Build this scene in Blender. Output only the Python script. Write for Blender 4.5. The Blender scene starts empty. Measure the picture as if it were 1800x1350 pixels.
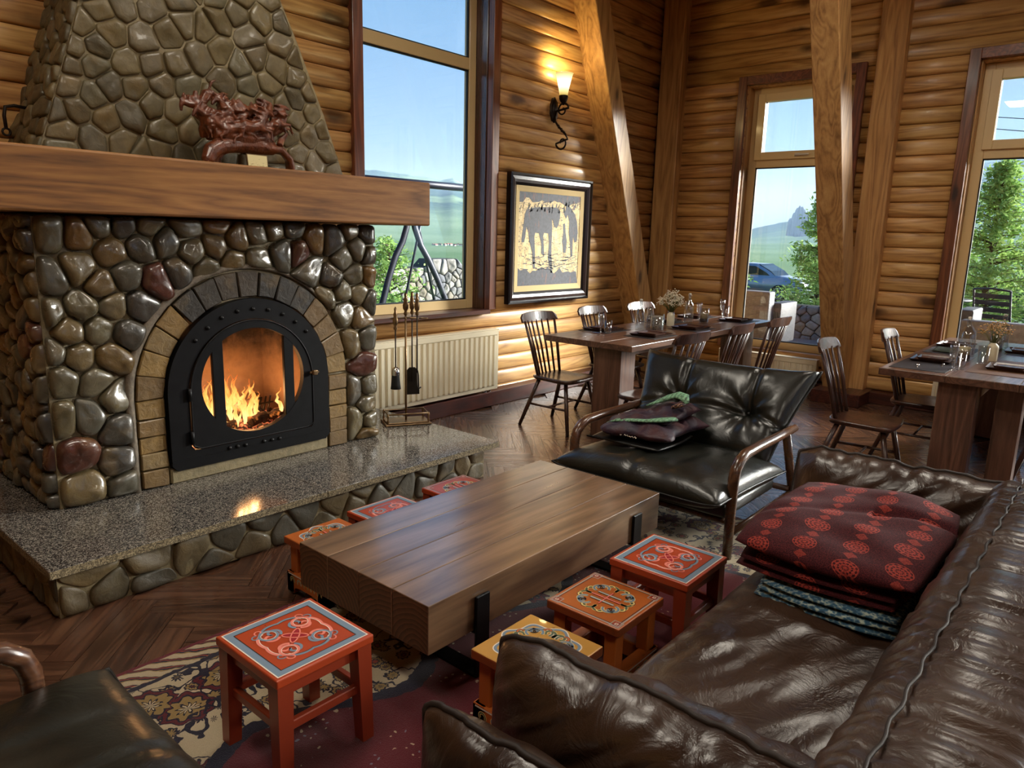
import bpy, bmesh, math, random
from mathutils import Vector, Matrix
import numpy as np

SC = bpy.context.scene
COL = SC.collection
# ---------------------------------------------------------------- camera
def _cam():
    yaw, pitch, roll, f = math.radians(40.40745), math.radians(11.54577), math.radians(-1.52425), 1278.383
    fw = Vector((math.cos(yaw)*math.cos(pitch), math.sin(yaw)*math.cos(pitch), -math.sin(pitch)))
    r0 = Vector((math.sin(yaw), -math.cos(yaw), 0)); d0 = fw.cross(r0)
    r = math.cos(roll)*r0 + math.sin(roll)*d0
    d = -math.sin(roll)*r0 + math.cos(roll)*d0
    cd = bpy.data.cameras.new('camera'); cd.sensor_width = 36; cd.lens = f/1800*36
    cd.clip_start = 0.05; cd.clip_end = 3000
    c = bpy.data.objects.new('camera', cd); COL.objects.link(c)
    m = Matrix((( r.x, -d.x, -fw.x, 0), (r.y, -d.y, -fw.y, 0), (r.z, -d.z, -fw.z, 1.62), (0, 0, 0, 1)))
    c.matrix_world = m
    SC.camera = c
_cam()
SC.view_settings.view_transform = 'Standard'
SC.view_settings.look = 'None'
SC.view_settings.gamma = 1
SC.view_settings.use_curve_mapping = False
SC.view_settings.exposure = 0.0
SC.cycles.max_bounces = 8
SC.cycles.transparent_max_bounces = 12
SC.cycles.caustics_reflective = False
SC.cycles.caustics_refractive = False
SC.cycles.sample_clamp_indirect = 4
# ---------------------------------------------------------------- node helper
class G:
    def __init__(s, nt): s.nt = nt
    def n(s, t, ins=None, out=0, **a):
        nd = s.nt.nodes.new(t)
        for k, v in a.items(): setattr(nd, k, v)
        for k, v in (ins or {}).items():
            sock = nd.inputs[k]
            if isinstance(v, bpy.types.NodeSocket): s.nt.links.new(v, sock)
            else:
                if hasattr(sock, 'default_value'):
                    try: sock.default_value = v
                    except Exception:
                        sock.default_value = tuple(v)+(1,) if len(v) == 3 else v
        return nd.outputs[out] if isinstance(out, (int, str)) else nd
    def m(s, op, a, b=0.0, c=0.0, clamp=False):
        return s.n('ShaderNodeMath', {0: a, 1: b, 2: c}, operation=op, use_clamp=clamp)
    def vm(s, op, a, b=(0, 0, 0), out=0):
        ins = {0: a}
        if op == 'SCALE': ins['Scale'] = b
        else: ins[1] = b
        return s.n('ShaderNodeVectorMath', ins, out=out, operation=op)
    def mix(s, fac, a, b, bt='MIX'):
        nd = s.nt.nodes.new('ShaderNodeMix'); nd.data_type = 'RGBA'; nd.blend_type = bt
        for i, v in ((0, fac), (6, a), (7, b)):
            if isinstance(v, bpy.types.NodeSocket): s.nt.links.new(v, nd.inputs[i])
            else: nd.inputs[i].default_value = (tuple(v)+(1,) if not isinstance(v, (int, float)) and len(v) == 3 else v)
        return nd.outputs[2]
    def ramp(s, fac, stops, interp='LINEAR'):
        nd = s.nt.nodes.new('ShaderNodeValToRGB'); nd.color_ramp.interpolation = interp
        el = nd.color_ramp.elements
        while len(el) < len(stops): el.new(0.5)
        for e, (p, c) in zip(el, stops):
            e.position = p; e.color = tuple(c)+(1,) if len(c) == 3 else c
        s.nt.links.new(fac, nd.inputs[0]); return nd.outputs[0]
    def mapr(s, v, a, b, c=0.0, d=1.0):
        return s.n('ShaderNodeMapRange', {0: v, 1: a, 2: b, 3: c, 4: d})
    def noise(s, vec, scale, detail=3.0, rough=0.5, dist=0.0, out=0):
        return s.n('ShaderNodeTexNoise', {'Vector': vec, 'Scale': scale, 'Detail': detail, 'Roughness': rough, 'Distortion': dist}, out=out)
    def vor(s, vec, scale, feature='F1', out='Distance', rnd=1.0):
        return s.n('ShaderNodeTexVoronoi', {'Vector': vec, 'Scale': scale, 'Randomness': rnd}, out=out, feature=feature)
    def obj(s): return s.n('ShaderNodeTexCoord', out='Object')
    def uv(s): return s.n('ShaderNodeTexCoord', out='UV')
    def rnd(s): return s.m('FRACT', s.m('ADD', s.n('ShaderNodeObjectInfo', out='Random'), s.n('ShaderNodeNewGeometry', out='Random Per Island')))
    def sep(s, v): 
        nd = s.n('ShaderNodeSeparateXYZ', {0: v}, out=None); return nd.outputs
    def comb(s, x, y, z): return s.n('ShaderNodeCombineXYZ', {0: x, 1: y, 2: z})
    def bump(s, h, strength, dist=0.01):
        return s.n('ShaderNodeBump', {'Height': h, 'Strength': strength, 'Distance': dist})
def srgb(r, g, b):
    f = lambda c: (c/255/12.92 if c <= 10 else ((c/255+0.055)/1.055)**2.4)
    return (f(r), f(g), f(b))
MATS = {}
def newmat(name):
    m = bpy.data.materials.new(name); m.use_nodes = True
    nt = m.node_tree; b = nt.nodes['Principled BSDF']; MATS[name] = m
    return m, G(nt), b
def setb(g, b, **k):
    names = dict(color='Base Color', rough='Roughness', metal='Metallic', normal='Normal', coat='Coat Weight', coatr='Coat Roughness',
                 spec='Specular IOR Level', emit='Emission Color', emits='Emission Strength', trans='Transmission Weight', ior='IOR', alpha='Alpha', sheen='Sheen Weight', sss='Subsurface Weight')
    for kk, v in k.items():
        s = b.inputs[names[kk]]
        if isinstance(v, bpy.types.NodeSocket): g.nt.links.new(v, s)
        else: s.default_value = tuple(v)+(1,) if hasattr(v, '__len__') and len(v) == 3 else v
# ---------------------------------------------------------------- world: hazy blue evening sky with soft clouds
def world():
    w = bpy.data.worlds.new('sky'); SC.world = w; w.use_nodes = True
    g = G(w.node_tree); bg = w.node_tree.nodes['Background']
    v = g.n('ShaderNodeTexCoord', out='Generated')
    x, y, z = g.sep(v)
    col = g.ramp(g.m('MAXIMUM', z, 0.0), [(0.0, srgb(186, 210, 246)), (0.12, srgb(160, 202, 250)), (0.35, srgb(128, 188, 248)), (1.0, srgb(92, 160, 240))])
    zz = g.m('ADD', g.m('MAXIMUM', z, 0.0), 0.12)
    cv = g.comb(g.m('DIVIDE', x, zz), g.m('DIVIDE', y, zz), 0.0)
    cl = g.noise(cv, 0.55, 6.0, 0.55, 0.3)
    cf = g.mapr(cl, 0.48, 0.72, 0.0, 0.75)
    col = g.mix(cf, col, srgb(150, 172, 220))
    col = g.mix(g.mapr(z, -0.05, 0.0, 1.0, 0.0), col, srgb(120, 135, 120))
    w.node_tree.links.new(col, bg.inputs[0]); bg.inputs[1].default_value = SKY
SKY = 0.86
world()
# veiled low sun, added unseen to the right of the view for brightness
sd = bpy.data.lights.new('sun', 'SUN'); sd.energy = 24.0; sd.angle = math.radians(24); sd.color = (1.0, 0.985, 0.95)
so = bpy.data.objects.new('sun', sd); COL.objects.link(so)
so.rotation_euler = Vector((-2.05, 1.25, -0.74)).to_track_quat('-Z', 'Y').to_euler()
# ---------------------------------------------------------------- mesh helpers
def bm_new(): return bmesh.new()
def add_box(bm, lo, hi, mi=0):
    v = [bm.verts.new((x, y, z)) for x in (lo[0], hi[0]) for y in (lo[1], hi[1]) for z in (lo[2], hi[2])]
    for f in ((0, 1, 3, 2), (4, 6, 7, 5), (0, 4, 5, 1), (2, 3, 7, 6), (0, 2, 6, 4), (1, 5, 7, 3)):
        fc = bm.faces.new([v[i] for i in f]); fc.material_index = mi
    return v
def rbox(lo, hi, r=0.005, seg=2, smooth=True):
    bm = bm_new(); add_box(bm, lo, hi)
    bmesh.ops.bevel(bm, geom=bm.edges[:], offset=r, segments=seg, affect='EDGES', profile=0.5)
    if smooth and r >= 0.015:
        for f in bm.faces: f.smooth = True
    return bm
def add_rbox(bm, lo, hi, r=0.005, seg=2):
    b2 = rbox(lo, hi, r, seg); join(bm, b2); 
def join(bm, b2, mtx=None):
    me = bpy.data.meshes.new('t'); b2.to_mesh(me); b2.free()
    if mtx is not None: me.transform(mtx)
    bm.from_mesh(me); bpy.data.meshes.remove(me); return bm
def frame_at(p, t, up):
    t = t.normalized(); s = t.cross(up)
    if s.length < 1e-4: s = t.cross(Vector((1, 0, 0)))
    s.normalize(); u = s.cross(t).normalized(); return s, u
def add_tube(bm, pts, rad, n=8, caps=True, up=(0, 0, 1), flat=1.0, closed=False, mi=0):
    pts = [Vector(p) for p in pts]; L = len(pts)
    rs = rad if hasattr(rad, '__len__') else [rad]*L
    rings = []; prev = None
    for i, p in enumerate(pts):
        if closed: t = pts[(i+1) % L]-pts[i-1]
        else: t = pts[min(i+1, L-1)]-pts[max(i-1, 0)]
        t.normalize()
        if prev is None: s, u = frame_at(p, t, Vector(up))
        else:
            u = prev - t*prev.dot(t)
            if u.length < 1e-5: s, u = frame_at(p, t, Vector(up))
            u.normalize(); s = t.cross(u)
        prev = u
        rings.append([bm.verts.new(p + s*(rs[i]*math.cos(a)) + u*(rs[i]*flat*math.sin(a))) for a in [2*math.pi*k/n for k in range(n)]])
    m = L if closed else L-1
    for i in range(m):
        a, b = rings[i], rings[(i+1) % L]
        for k in range(n):
            f = bm.faces.new((a[k], a[(k+1) % n], b[(k+1) % n], b[k])); f.smooth = True; f.material_index = mi
    if caps and not closed:
        f = bm.faces.new(rings[0][::-1]); f.material_index = mi
        f = bm.faces.new(rings[-1]); f.material_index = mi
def add_lathe(bm, prof, n=16, c=(0, 0, 0), mi=0, close=False):
    rings = []
    for r, z in prof:
        if r < 1e-6: rings.append([bm.verts.new((c[0], c[1], c[2]+z))])
        else: rings.append([bm.verts.new((c[0]+r*math.cos(2*math.pi*k/n), c[1]+r*math.sin(2*math.pi*k/n), c[2]+z)) for k in range(n)])
    for a, b in zip(rings, rings[1:]):
        for k in range(n):
            k2 = (k+1) % n
            if len(a) == 1 and len(b) == 1: continue
            if len(a) == 1: f = bm.faces.new((a[0], b[k2], b[k]))
            elif len(b) == 1: f = bm.faces.new((a[k], a[k2], b[0]))
            else: f = bm.faces.new((a[k], a[k2], b[k2], b[k]))
            f.smooth = True; f.material_index = mi
def add_prism(bm, poly, d0, d1, axis='z', mi=0):
    def P(a, b, d): return {'z': (a, b, d), 'y': (a, d, b), 'x': (d, a, b)}[axis]
    A = [bm.verts.new(P(a, b, d0)) for a, b in poly]; B = [bm.verts.new(P(a, b, d1)) for a, b in poly]
    n = len(poly)
    for i in range(n):
        f = bm.faces.new((A[i], A[(i+1) % n], B[(i+1) % n], B[i])); f.material_index = mi
    f = bm.faces.new(A[::-1]); f.material_index = mi
    f = bm.faces.new(B); f.material_index = mi
def fixn(bm): bmesh.ops.recalc_face_normals(bm, faces=bm.faces[:])
def smooth_all(bm):
    for f in bm.faces: f.smooth = True
def to_mesh(bm, name, mats=(), recalc=True):
    if recalc: fixn(bm)
    me = bpy.data.meshes.new(name); bm.to_mesh(me); bm.free()
    for m in mats: me.materials.append(m)
    return me
def mat(m): return MATS[m] if isinstance(m, str) else m
def obj(name, geo, m=None, parent=None, loc=None, rot=None, label=None, recalc=True):
    ms = [] if m is None else [mat(x) for x in (m if isinstance(m, (list, tuple)) else [m])]
    if isinstance(geo, bmesh.types.BMesh): geo = to_mesh(geo, name, ms, recalc)
    elif m is not None and not geo.materials:
        for x in ms: geo.materials.append(x)
    o = bpy.data.objects.new(name, geo); COL.objects.link(o)
    if parent is not None: o.parent = parent
    if loc is not None: o.location = loc
    if rot is not None: o.rotation_euler = rot
    if label: o['label'] = label
    return o
def tag(o, label, cat, group=None, kind=None):
    o['label'] = label; o['category'] = cat
    if group: o['group'] = group
    if kind: o['kind'] = kind
    return o
def thing(name, label, cat, loc=(0, 0, 0), rz=0.0, group=None):
    o = bpy.data.objects.new(name, None); COL.objects.link(o); o.empty_display_size = 0.1
    o.location = loc; o.rotation_euler = (0, 0, rz)
    return tag(o, label, cat, group)
def struct(name, geo, m, label=None, parent=None):
    o = obj(name, geo, m, parent)
    if parent is None: o['kind'] = 'structure'
    if label: o['label'] = label
    return o
def dup(root, loc, rz=0.0, label=None, group=None):
    r = root.copy(); COL.objects.link(r); r.location = loc; r.rotation_euler = (0, 0, rz)
    if label: r['label'] = label
    if group: r['group'] = group
    for ch in list(root.children):
        c = ch.copy(); COL.objects.link(c); c.parent = r
        for gc in ch.children:
            d = gc.copy(); COL.objects.link(d); d.parent = c
    return r
def subsurf(o, lv=2):
    m = o.modifiers.new('s', 'SUBSURF'); m.levels = lv; m.render_levels = lv; return o
def vnoise(p, s=1.0, seed=0):
    from mathutils import noise
    return noise.noise(Vector((p[0]*s+seed*13.1, p[1]*s+seed*7.7, p[2]*s+seed*3.3)))
# ---------------------------------------------------------------- materials
def wood(name, c_dark, c_mid, c_light, grain='x', gs=1.0, rough=0.45, coat=0.0, knots=0.0, vary=0.25, bump=0.12, ring=False):
    m, g, b = newmat(name)
    co = g.obj(); r = g.rnd()
    off = g.comb(g.m('MULTIPLY', r, 37.0), g.m('MULTIPLY', r, 91.0), g.m('MULTIPLY', r, 53.0))
    p = g.vm('ADD', co, off)
    st = {'x': (1.2, 14, 14), 'y': (14, 1.2, 14), 'z': (14, 14, 1.2)}[grain]
    ps = g.vm('MULTIPLY', p, tuple(v*gs for v in st))
    warp = g.noise(g.vm('MULTIPLY', p, tuple(v*gs*0.35 for v in st)), 1.0, 2.0, 0.5, 0.6)
    n1 = g.noise(ps, 1.0, 5.0, 0.62, 0.5)
    fine = g.noise(g.vm('MULTIPLY', ps, (4, 4, 4)), 1.6, 2.0, 0.5)
    rings = g.m('FRACT', g.m('MULTIPLY', warp, 9.0))
    rings = g.m('ABSOLUTE', g.m('SUBTRACT', rings, 0.5))
    f = g.m('ADD', g.m('MULTIPLY', n1, 0.6), g.m('ADD', g.m('MULTIPLY', rings, 0.45), g.m('MULTIPLY', fine, 0.22)))
    col = g.ramp(f, [(0.26, c_dark), (0.52, c_mid), (0.80, c_light)])
    if knots > 0:
        ks = {'x': (1.3, 3.4, 3.4), 'y': (3.4, 1.3, 3.4), 'z': (3.4, 3.4, 1.3)}[grain]
        kp = g.vm('ADD', g.vm('MULTIPLY', p, ks), g.vm('SCALE', g.n('ShaderNodeTexNoise', {'Vector': p, 'Scale': 9.0}, out=1), 0.12))
        kd = g.vor(kp, 1.0)
        kk = g.mapr(kd, 0.04+0.05*knots, 0.10+0.09*knots, 1.0, 0.0)
        kr = g.m('MULTIPLY', g.mapr(kd, 0.12, 0.30, 0.55, 0.0), 0.6)
        col = g.mix(kr, col, c_dark)
        col = g.mix(g.m('MULTIPLY', kk, 0.85), col, tuple(v*0.30 for v in c_dark))
    bright = g.mapr(r, 0.0, 1.0, 1.0-vary, 1.0+vary*0.6)
    hs = g.n('ShaderNodeHueSaturation', {'Hue': g.mapr(g.m('FRACT', g.m('MULTIPLY', r, 7.31)), 0, 1, 0.496, 0.504), 'Saturation': 0.92, 'Value': bright, 'Color': col})
    if coat > 0.9: b.inputs['Coat IOR'].default_value = 1.85
    setb(g, b, color=hs, rough=g.mapr(f, 0.2, 0.9, rough+0.06, rough-0.06), coat=coat, coatr=0.15 if coat < 0.9 else 0.20, normal=g.bump(f, bump, 0.004))
    return m
wood('log', srgb(136, 84, 30), srgb(200, 146, 70), srgb(228, 182, 108), 'x', 1.0, 0.42, 0.10, 1.25, 0.16)
wood('post', srgb(128, 82, 32), srgb(188, 136, 68), srgb(216, 168, 98), 'z', 1.0, 0.45, 0.08, 0.55, 0.08)
wood('redtrim_z', srgb(58, 24, 10), srgb(112, 56, 22), srgb(150, 84, 36), 'z', 1.2, 0.34, 0.25, 0.3, 0.10)
wood('redtrim_x', srgb(58, 24, 10), srgb(112, 56, 22), srgb(150, 84, 36), 'x', 1.2, 0.34, 0.25, 0.3, 0.10)
wood('base_x', srgb(34, 12, 7), srgb(70, 28, 15), srgb(96, 44, 24), 'x', 1.2, 0.36, 0.2, 0.0, 0.08)
wood('reveal', srgb(40, 18, 12), srgb(72, 36, 22), srgb(98, 54, 34), 'z', 1.2, 0.22, 0.5, 0.0, 0.08)
wood('plank', srgb(40, 22, 14), srgb(84, 52, 34), srgb(116, 76, 50), 'x', 1.3, 0.27, 0.2, 0.3, 0.22)
wood('mantel', srgb(80, 44, 10), srgb(138, 86, 26), srgb(172, 114, 42), 'x', 1.1, 0.55, 0.04, 0.5, 0.0)
wood('table_beam', srgb(74, 50, 34), srgb(122, 90, 62), srgb(156, 120, 88), 'x', 0.7, 0.30, 1.0, 0.35, 0.16)
wood('walnut_x', srgb(54, 32, 22), srgb(96, 62, 44), srgb(130, 90, 66), 'x', 1.4, 0.32, 0.25, 0.0, 0.06)
wood('walnut_z', srgb(54, 32, 22), srgb(96, 62, 44), srgb(130, 90, 66), 'z', 1.4, 0.34, 0.2, 0.0, 0.06)
wood('chairwood', srgb(34, 17, 10), srgb(66, 36, 22), srgb(92, 54, 34), 'z', 1.6, 0.32, 0.3, 0.0, 0.08)
wood('armwood', srgb(40, 22, 10), srgb(84, 50, 26), srgb(120, 78, 44), 'x', 1.4, 0.28, 0.4, 0.0, 0.05)
wood('platewood', srgb(44, 24, 16), srgb(78, 46, 32), srgb(104, 64, 44), 'x', 1.6, 0.35, 0.15, 0.0, 0.12)
wood('deckwood', srgb(70, 62, 60), srgb(116, 106, 102), srgb(146, 136, 130), 'x', 1.0, 0.5, 0.0, 0.0, 0.1)
def endgrain():
    m, g, b = newmat('endgrain')
    co = g.obj(); r = g.rnd()
    x, y, z = g.sep(co)
    yy = g.m('ADD', y, g.m('MULTIPLY', g.m('SUBTRACT', r, 0.5), 0.22)); zz = g.m('ADD', z, g.m('ADD', 0.07, g.m('MULTIPLY', g.m('FRACT', g.m('MULTIPLY', r, 9.7)), 0.12)))
    d = g.m('SQRT', g.m('ADD', g.m('MULTIPLY', yy, yy), g.m('MULTIPLY', zz, zz)))
    d = g.m('ADD', d, g.m('MULTIPLY', g.noise(co, 9.0, 2.0), 0.025))
    w = g.m('FRACT', g.m('MULTIPLY', d, 52.0))
    f = g.m('ADD', g.m('MULTIPLY', w, 0.7), g.m('MULTIPLY', g.noise(co, 60.0, 3.0), 0.4))
    col = g.ramp(f, [(0.2, srgb(104, 68, 44)), (0.6, srgb(84, 54, 34)), (0.95, srgb(52, 30, 18))])
    setb(g, b, color=col, rough=0.5, normal=g.bump(f, 0.1, 0.003))
endgrain()
def plain(name, c, rough=0.5, metal=0.0, coat=0.0, bump=0.0, bs=40.0, vary=0.0, spec=0.5, coatr=0.1):
    m, g, b = newmat(name)
    col = c
    co = g.obj()
    if vary > 0:
        nz = g.noise(co, bs*0.3, 4.0)
        col = g.mix(g.mapr(nz, 0.3, 0.7, 0.0, 1.0), tuple(v*(1-vary) for v in c), tuple(min(1, v*(1+vary)) for v in c))
    setb(g, b, color=col, rough=rough, metal=metal, coat=coat, coatr=coatr, spec=spec)
    if bump > 0: setb(g, b, normal=g.bump(g.noise(co, bs, 4.0), bump, 0.004))
    return m
plain('pvc', srgb(222, 192, 138), 0.35, coat=0.1)
plain('pvc_white', srgb(214, 206, 190), 0.35)
plain('gasket', srgb(18, 20, 24), 0.6)
plain('radiator', srgb(226, 214, 186), 0.32, coat=0.2)
plain('pipe_white', srgb(196, 190, 178), 0.4)
plain('black_steel', srgb(20, 20, 22), 0.42, 0.6, vary=0.25, bump=0.03, bs=60)
plain('bronze', srgb(128, 104, 76), 0.35, 0.9, vary=0.3)
plain('tool_iron', srgb(58, 52, 46), 0.38, 0.85, vary=0.3)
plain('wrought', srgb(38, 26, 18), 0.35, 0.7, bump=0.25, bs=120, vary=0.4)
plain('brush_bristle', srgb(10, 10, 10), 0.9)
plain('chrome', srgb(200, 200, 200), 0.15, 1.0)
plain('darkwall', srgb(120, 78, 36), 0.7)
plain('ceilingwood', srgb(170, 118, 60), 0.6, vary=0.15, bs=4)
plain('ash', srgb(120, 96, 84), 0.95, bump=0.5, bs=60, vary=0.5)
plain('candle', srgb(236, 214, 160), 0.5)
plain('vase', srgb(232, 222, 190), 0.18, coat=0.5)
plain('paper_card', srgb(206, 192, 148), 0.6)
plain('placemat', srgb(40, 32, 32), 0.6, bump=0.3, bs=300)
plain('runner', srgb(98, 66, 40), 0.5, bump=0.2, bs=300)
plain('napkin_green', srgb(52, 60, 44), 0.85, bump=0.2, bs=300)
plain('flower_white', srgb(236, 226, 202), 0.8)
plain('flower_dry', srgb(196, 160, 112), 0.85)
plain('stem_green', srgb(96, 104, 52), 0.8)
plain('swing_steel', srgb(34, 38, 52), 0.4, 0.3)
plain('hook_iron', srgb(40, 32, 26), 0.5, 0.7)
plain('carpaint', srgb(150, 160, 176), 0.25, 0.4, coat=0.8)
plain('carglass', srgb(22, 26, 34), 0.08)
plain('tyre', srgb(22, 22, 24), 0.8)
plain('rattan_dark', srgb(52, 50, 56), 0.55, bump=0.8, bs=90, vary=0.3)
plain('rattan_grey', srgb(96, 96, 100), 0.55, bump=0.8, bs=90, vary=0.2)
plain('patio_metal', srgb(34, 38, 48), 0.4, 0.3)
plain('house_wall', srgb(225, 222, 214), 0.8)
plain('house_roof', srgb(150, 92, 84), 0.8)
plain('pole_wood', srgb(72, 62, 54), 0.8)
plain('lampshade_off', srgb(230, 225, 210), 0.5)
def glass_pane(name, tint=(1, 1, 1), rough=0.0, base=0.04):
    m = bpy.data.materials.new(name); m.use_nodes = True; MATS[name] = m
    nt = m.node_tree; nt.nodes.clear(); g = G(nt)
    t = g.n('ShaderNodeBsdfTransparent', {0: tint})
    gl = g.n('ShaderNodeBsdfGlossy', {0: (1, 1, 1), 'Roughness': rough})
    geo = g.n('ShaderNodeNewGeometry', out=None)
    c = g.m('ABSOLUTE', g.n('ShaderNodeVectorMath', {0: geo.outputs['Normal'], 1: geo.outputs['Incoming']}, out='Value', operation='DOT_PRODUCT'))
    fr = g.m('ADD', base, g.m('MULTIPLY', g.m('POWER', g.m('SUBTRACT', 1.0, c, clamp=True), 5.0), 1.0-base))
    mx = g.n('ShaderNodeMixShader', {0: fr, 1: t, 2: gl})
    g.n('ShaderNodeOutputMaterial', {0: mx}, out=None)
glass_pane('window_glass', (0.94, 0.97, 0.98))
glass_pane('fire_glass', (0.92, 0.84, 0.72))
def glassware():
    m, g, b = newmat('glassware'); setb(g, b, color=(1, 1, 1), rough=0.0, trans=1.0, ior=1.45)
    glass_pane('thin_glass', (0.90, 0.92, 0.93), 0.02, 0.12)
glassware()
def stone(name, cols, rough=0.28, coat=0.5, scale=18.0, bump=0.35):
    m, g, b = newmat(name)
    r = g.rnd(); co = g.vm('ADD', g.obj(), g.comb(g.m('MULTIPLY', r, 40.0), g.m('MULTIPLY', r, 71.0), r))
    base = g.ramp(r, [(i/len(cols), c) for i, c in enumerate(cols)], 'CONSTANT')
    n = g.noise(co, scale, 6.0, 0.6, 0.6)
    n2 = g.noise(co, scale*0.3, 3.0, 0.5)
    col = g.mix(g.mapr(n, 0.35, 0.7, 0.0, 0.75), base, g.mix(0.5, base, srgb(38, 32, 22)))
    col = g.mix(g.mapr(n2, 0.55, 0.75, 0.0, 0.35), col, srgb(140, 112, 62))
    setb(g, b, color=col, rough=g.mapr(n, 0.3, 0.7, rough, rough+0.18), coat=coat, coatr=0.12, normal=g.bump(g.m('ADD', n, g.m('MULTIPLY', n2, 0.8)), bump, 0.012))
lowc = [srgb(92, 84, 64), srgb(100, 82, 54), srgb(80, 76, 64), srgb(108, 92, 62), srgb(70, 66, 58), srgb(104, 96, 76), srgb(88, 80, 60), srgb(104, 84, 52), srgb(74, 70, 60), srgb(112, 90, 56), srgb(96, 86, 62), srgb(66, 62, 56), srgb(118, 88, 48), srgb(86, 82, 70), srgb(84, 48, 38), srgb(100, 92, 70)]
stone('stone_low', lowc, 0.22, 0.7)
stone('stone_up', [srgb(118, 104, 72), srgb(100, 92, 66), srgb(104, 90, 58), srgb(96, 84, 54), srgb(112, 98, 64), srgb(84, 74, 50), srgb(108, 96, 70), srgb(92, 78, 48)], 0.44, 0.18, 24.0, 0.45)
stone('stone_hearth', [srgb(94, 84, 62), srgb(106, 92, 66), srgb(82, 76, 62), srgb(114, 98, 68)], 0.45, 0.15, 20.0, 0.5)
stone('brick_arch', [srgb(124, 96, 48), srgb(112, 86, 46), srgb(132, 104, 54), srgb(104, 80, 44), srgb(120, 98, 60)], 0.5, 0.15, 22.0, 0.6)
stone('brick_soot', [srgb(50, 44, 36), srgb(40, 36, 32), srgb(58, 48, 36)], 0.5, 0.15, 22.0, 0.6)
stone('stone_out', [srgb(128, 128, 128), srgb(150, 146, 140), srgb(112, 114, 120), srgb(140, 132, 118), srgb(160, 158, 154)], 0.8, 0.0, 12.0, 0.5)
def mortar():
    m, g, b = newmat('mortar'); co = g.obj()
    n = g.noise(co, 26.0, 6.0, 0.65); n2 = g.noise(co, 4.0, 3.0)
    col = g.ramp(g.m('ADD', g.m('MULTIPLY', n, 0.6), g.m('MULTIPLY', n2, 0.4)), [(0.3, srgb(98, 88, 64)), (0.55, srgb(136, 122, 90)), (0.75, srgb(164, 148, 114))])
    setb(g, b, color=col, rough=0.55, coat=0.15, normal=g.bump(n, 0.6, 0.012))
    m, g, b = newmat('mortar_grey'); co = g.obj(); n = g.noise(co, 40.0, 5.0, 0.6)
    setb(g, b, color=g.ramp(n, [(0.3, srgb(84, 74, 62)), (0.7, srgb(124, 112, 96))]), rough=0.6, normal=g.bump(n, 0.5, 0.01))
mortar()
def granite():
    m, g, b = newmat('granite'); co = g.obj()
    v = g.vor(co, 230.0, out='Color'); n = g.noise(co, 160.0, 2.0)
    s = g.sep(v)[0]
    col = g.ramp(s, [(0.0, srgb(26, 26, 28)), (0.35, srgb(52, 50, 50)), (0.6, srgb(88, 84, 80)), (0.85, srgb(150, 142, 130))], 'LINEAR')
    setb(g, b, color=col, rough=0.16, coat=0.2, normal=g.bump(n, 0.03, 0.002))
    m, g, b = newmat('granite_edge'); co = g.obj(); v = g.vor(co, 200.0, out='Color'); s = g.sep(v)[0]
    setb(g, b, color=g.ramp(s, [(0.0, srgb(56, 48, 34)), (0.5, srgb(112, 98, 72)), (1.0, srgb(168, 152, 120))]), rough=0.6, normal=g.bump(s, 0.6, 0.006))
granite()
def leather(name, c, c2, rough=0.3, wr=0.35, ws=9.0):
    m, g, b = newmat(name); co = g.obj()
    f = g.noise(co, 320.0, 2.0, 0.5); w = g.noise(co, ws, 4.0, 0.6, 1.2); big = g.noise(co, 3.0, 3.0)
    w2 = g.m('ABSOLUTE', g.m('SUBTRACT', w, 0.5))
    h = g.m('ADD', g.m('MULTIPLY', f, 0.05), g.m('MULTIPLY', w2, 1.0))
    col = g.mix(g.mapr(big, 0.35, 0.7, 0.0, 1.0), c, c2)
    setb(g, b, color=col, rough=g.mapr(big, 0.3, 0.7, rough-0.05, rough+0.08), coat=0.28, coatr=0.22, normal=g.bump(h, wr, 0.02))
leather('leather_black', srgb(18, 20, 17), srgb(30, 30, 23), 0.32, 0.30, 7.0)
leather('leather_brown', srgb(44, 29, 22), srgb(64, 44, 30), 0.30, 0.45, 8.0)
plain('piping_dark', srgb(12, 11, 10), 0.4)
plain('piping_brown', srgb(34, 22, 16), 0.65)
def emis(name, c, s, c2=None):
    m, g, b = newmat(name); setb(g, b, color=(0, 0, 0), rough=1.0, emit=c, emits=s, spec=0.0)
emis('fill_panel', (1.0, 0.91, 0.77), 29.0)  # glow of the added overhead panels
def firebrick():
    m, g, b = newmat('firebrick'); co = g.obj(); x, y, z = g.sep(co); n = g.noise(co, 14.0, 4.0, 0.6)
    soot = g.mapr(g.m('ADD', z, g.m('MULTIPLY', n, 0.35)), 0.92, 1.14, 0.0, 0.93)
    setb(g, b, color=g.mix(soot, g.mix(n, srgb(120, 92, 70), srgb(168, 134, 106)), srgb(16, 13, 12)), rough=0.9, normal=g.bump(n, 0.4, 0.01))
firebrick()
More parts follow.
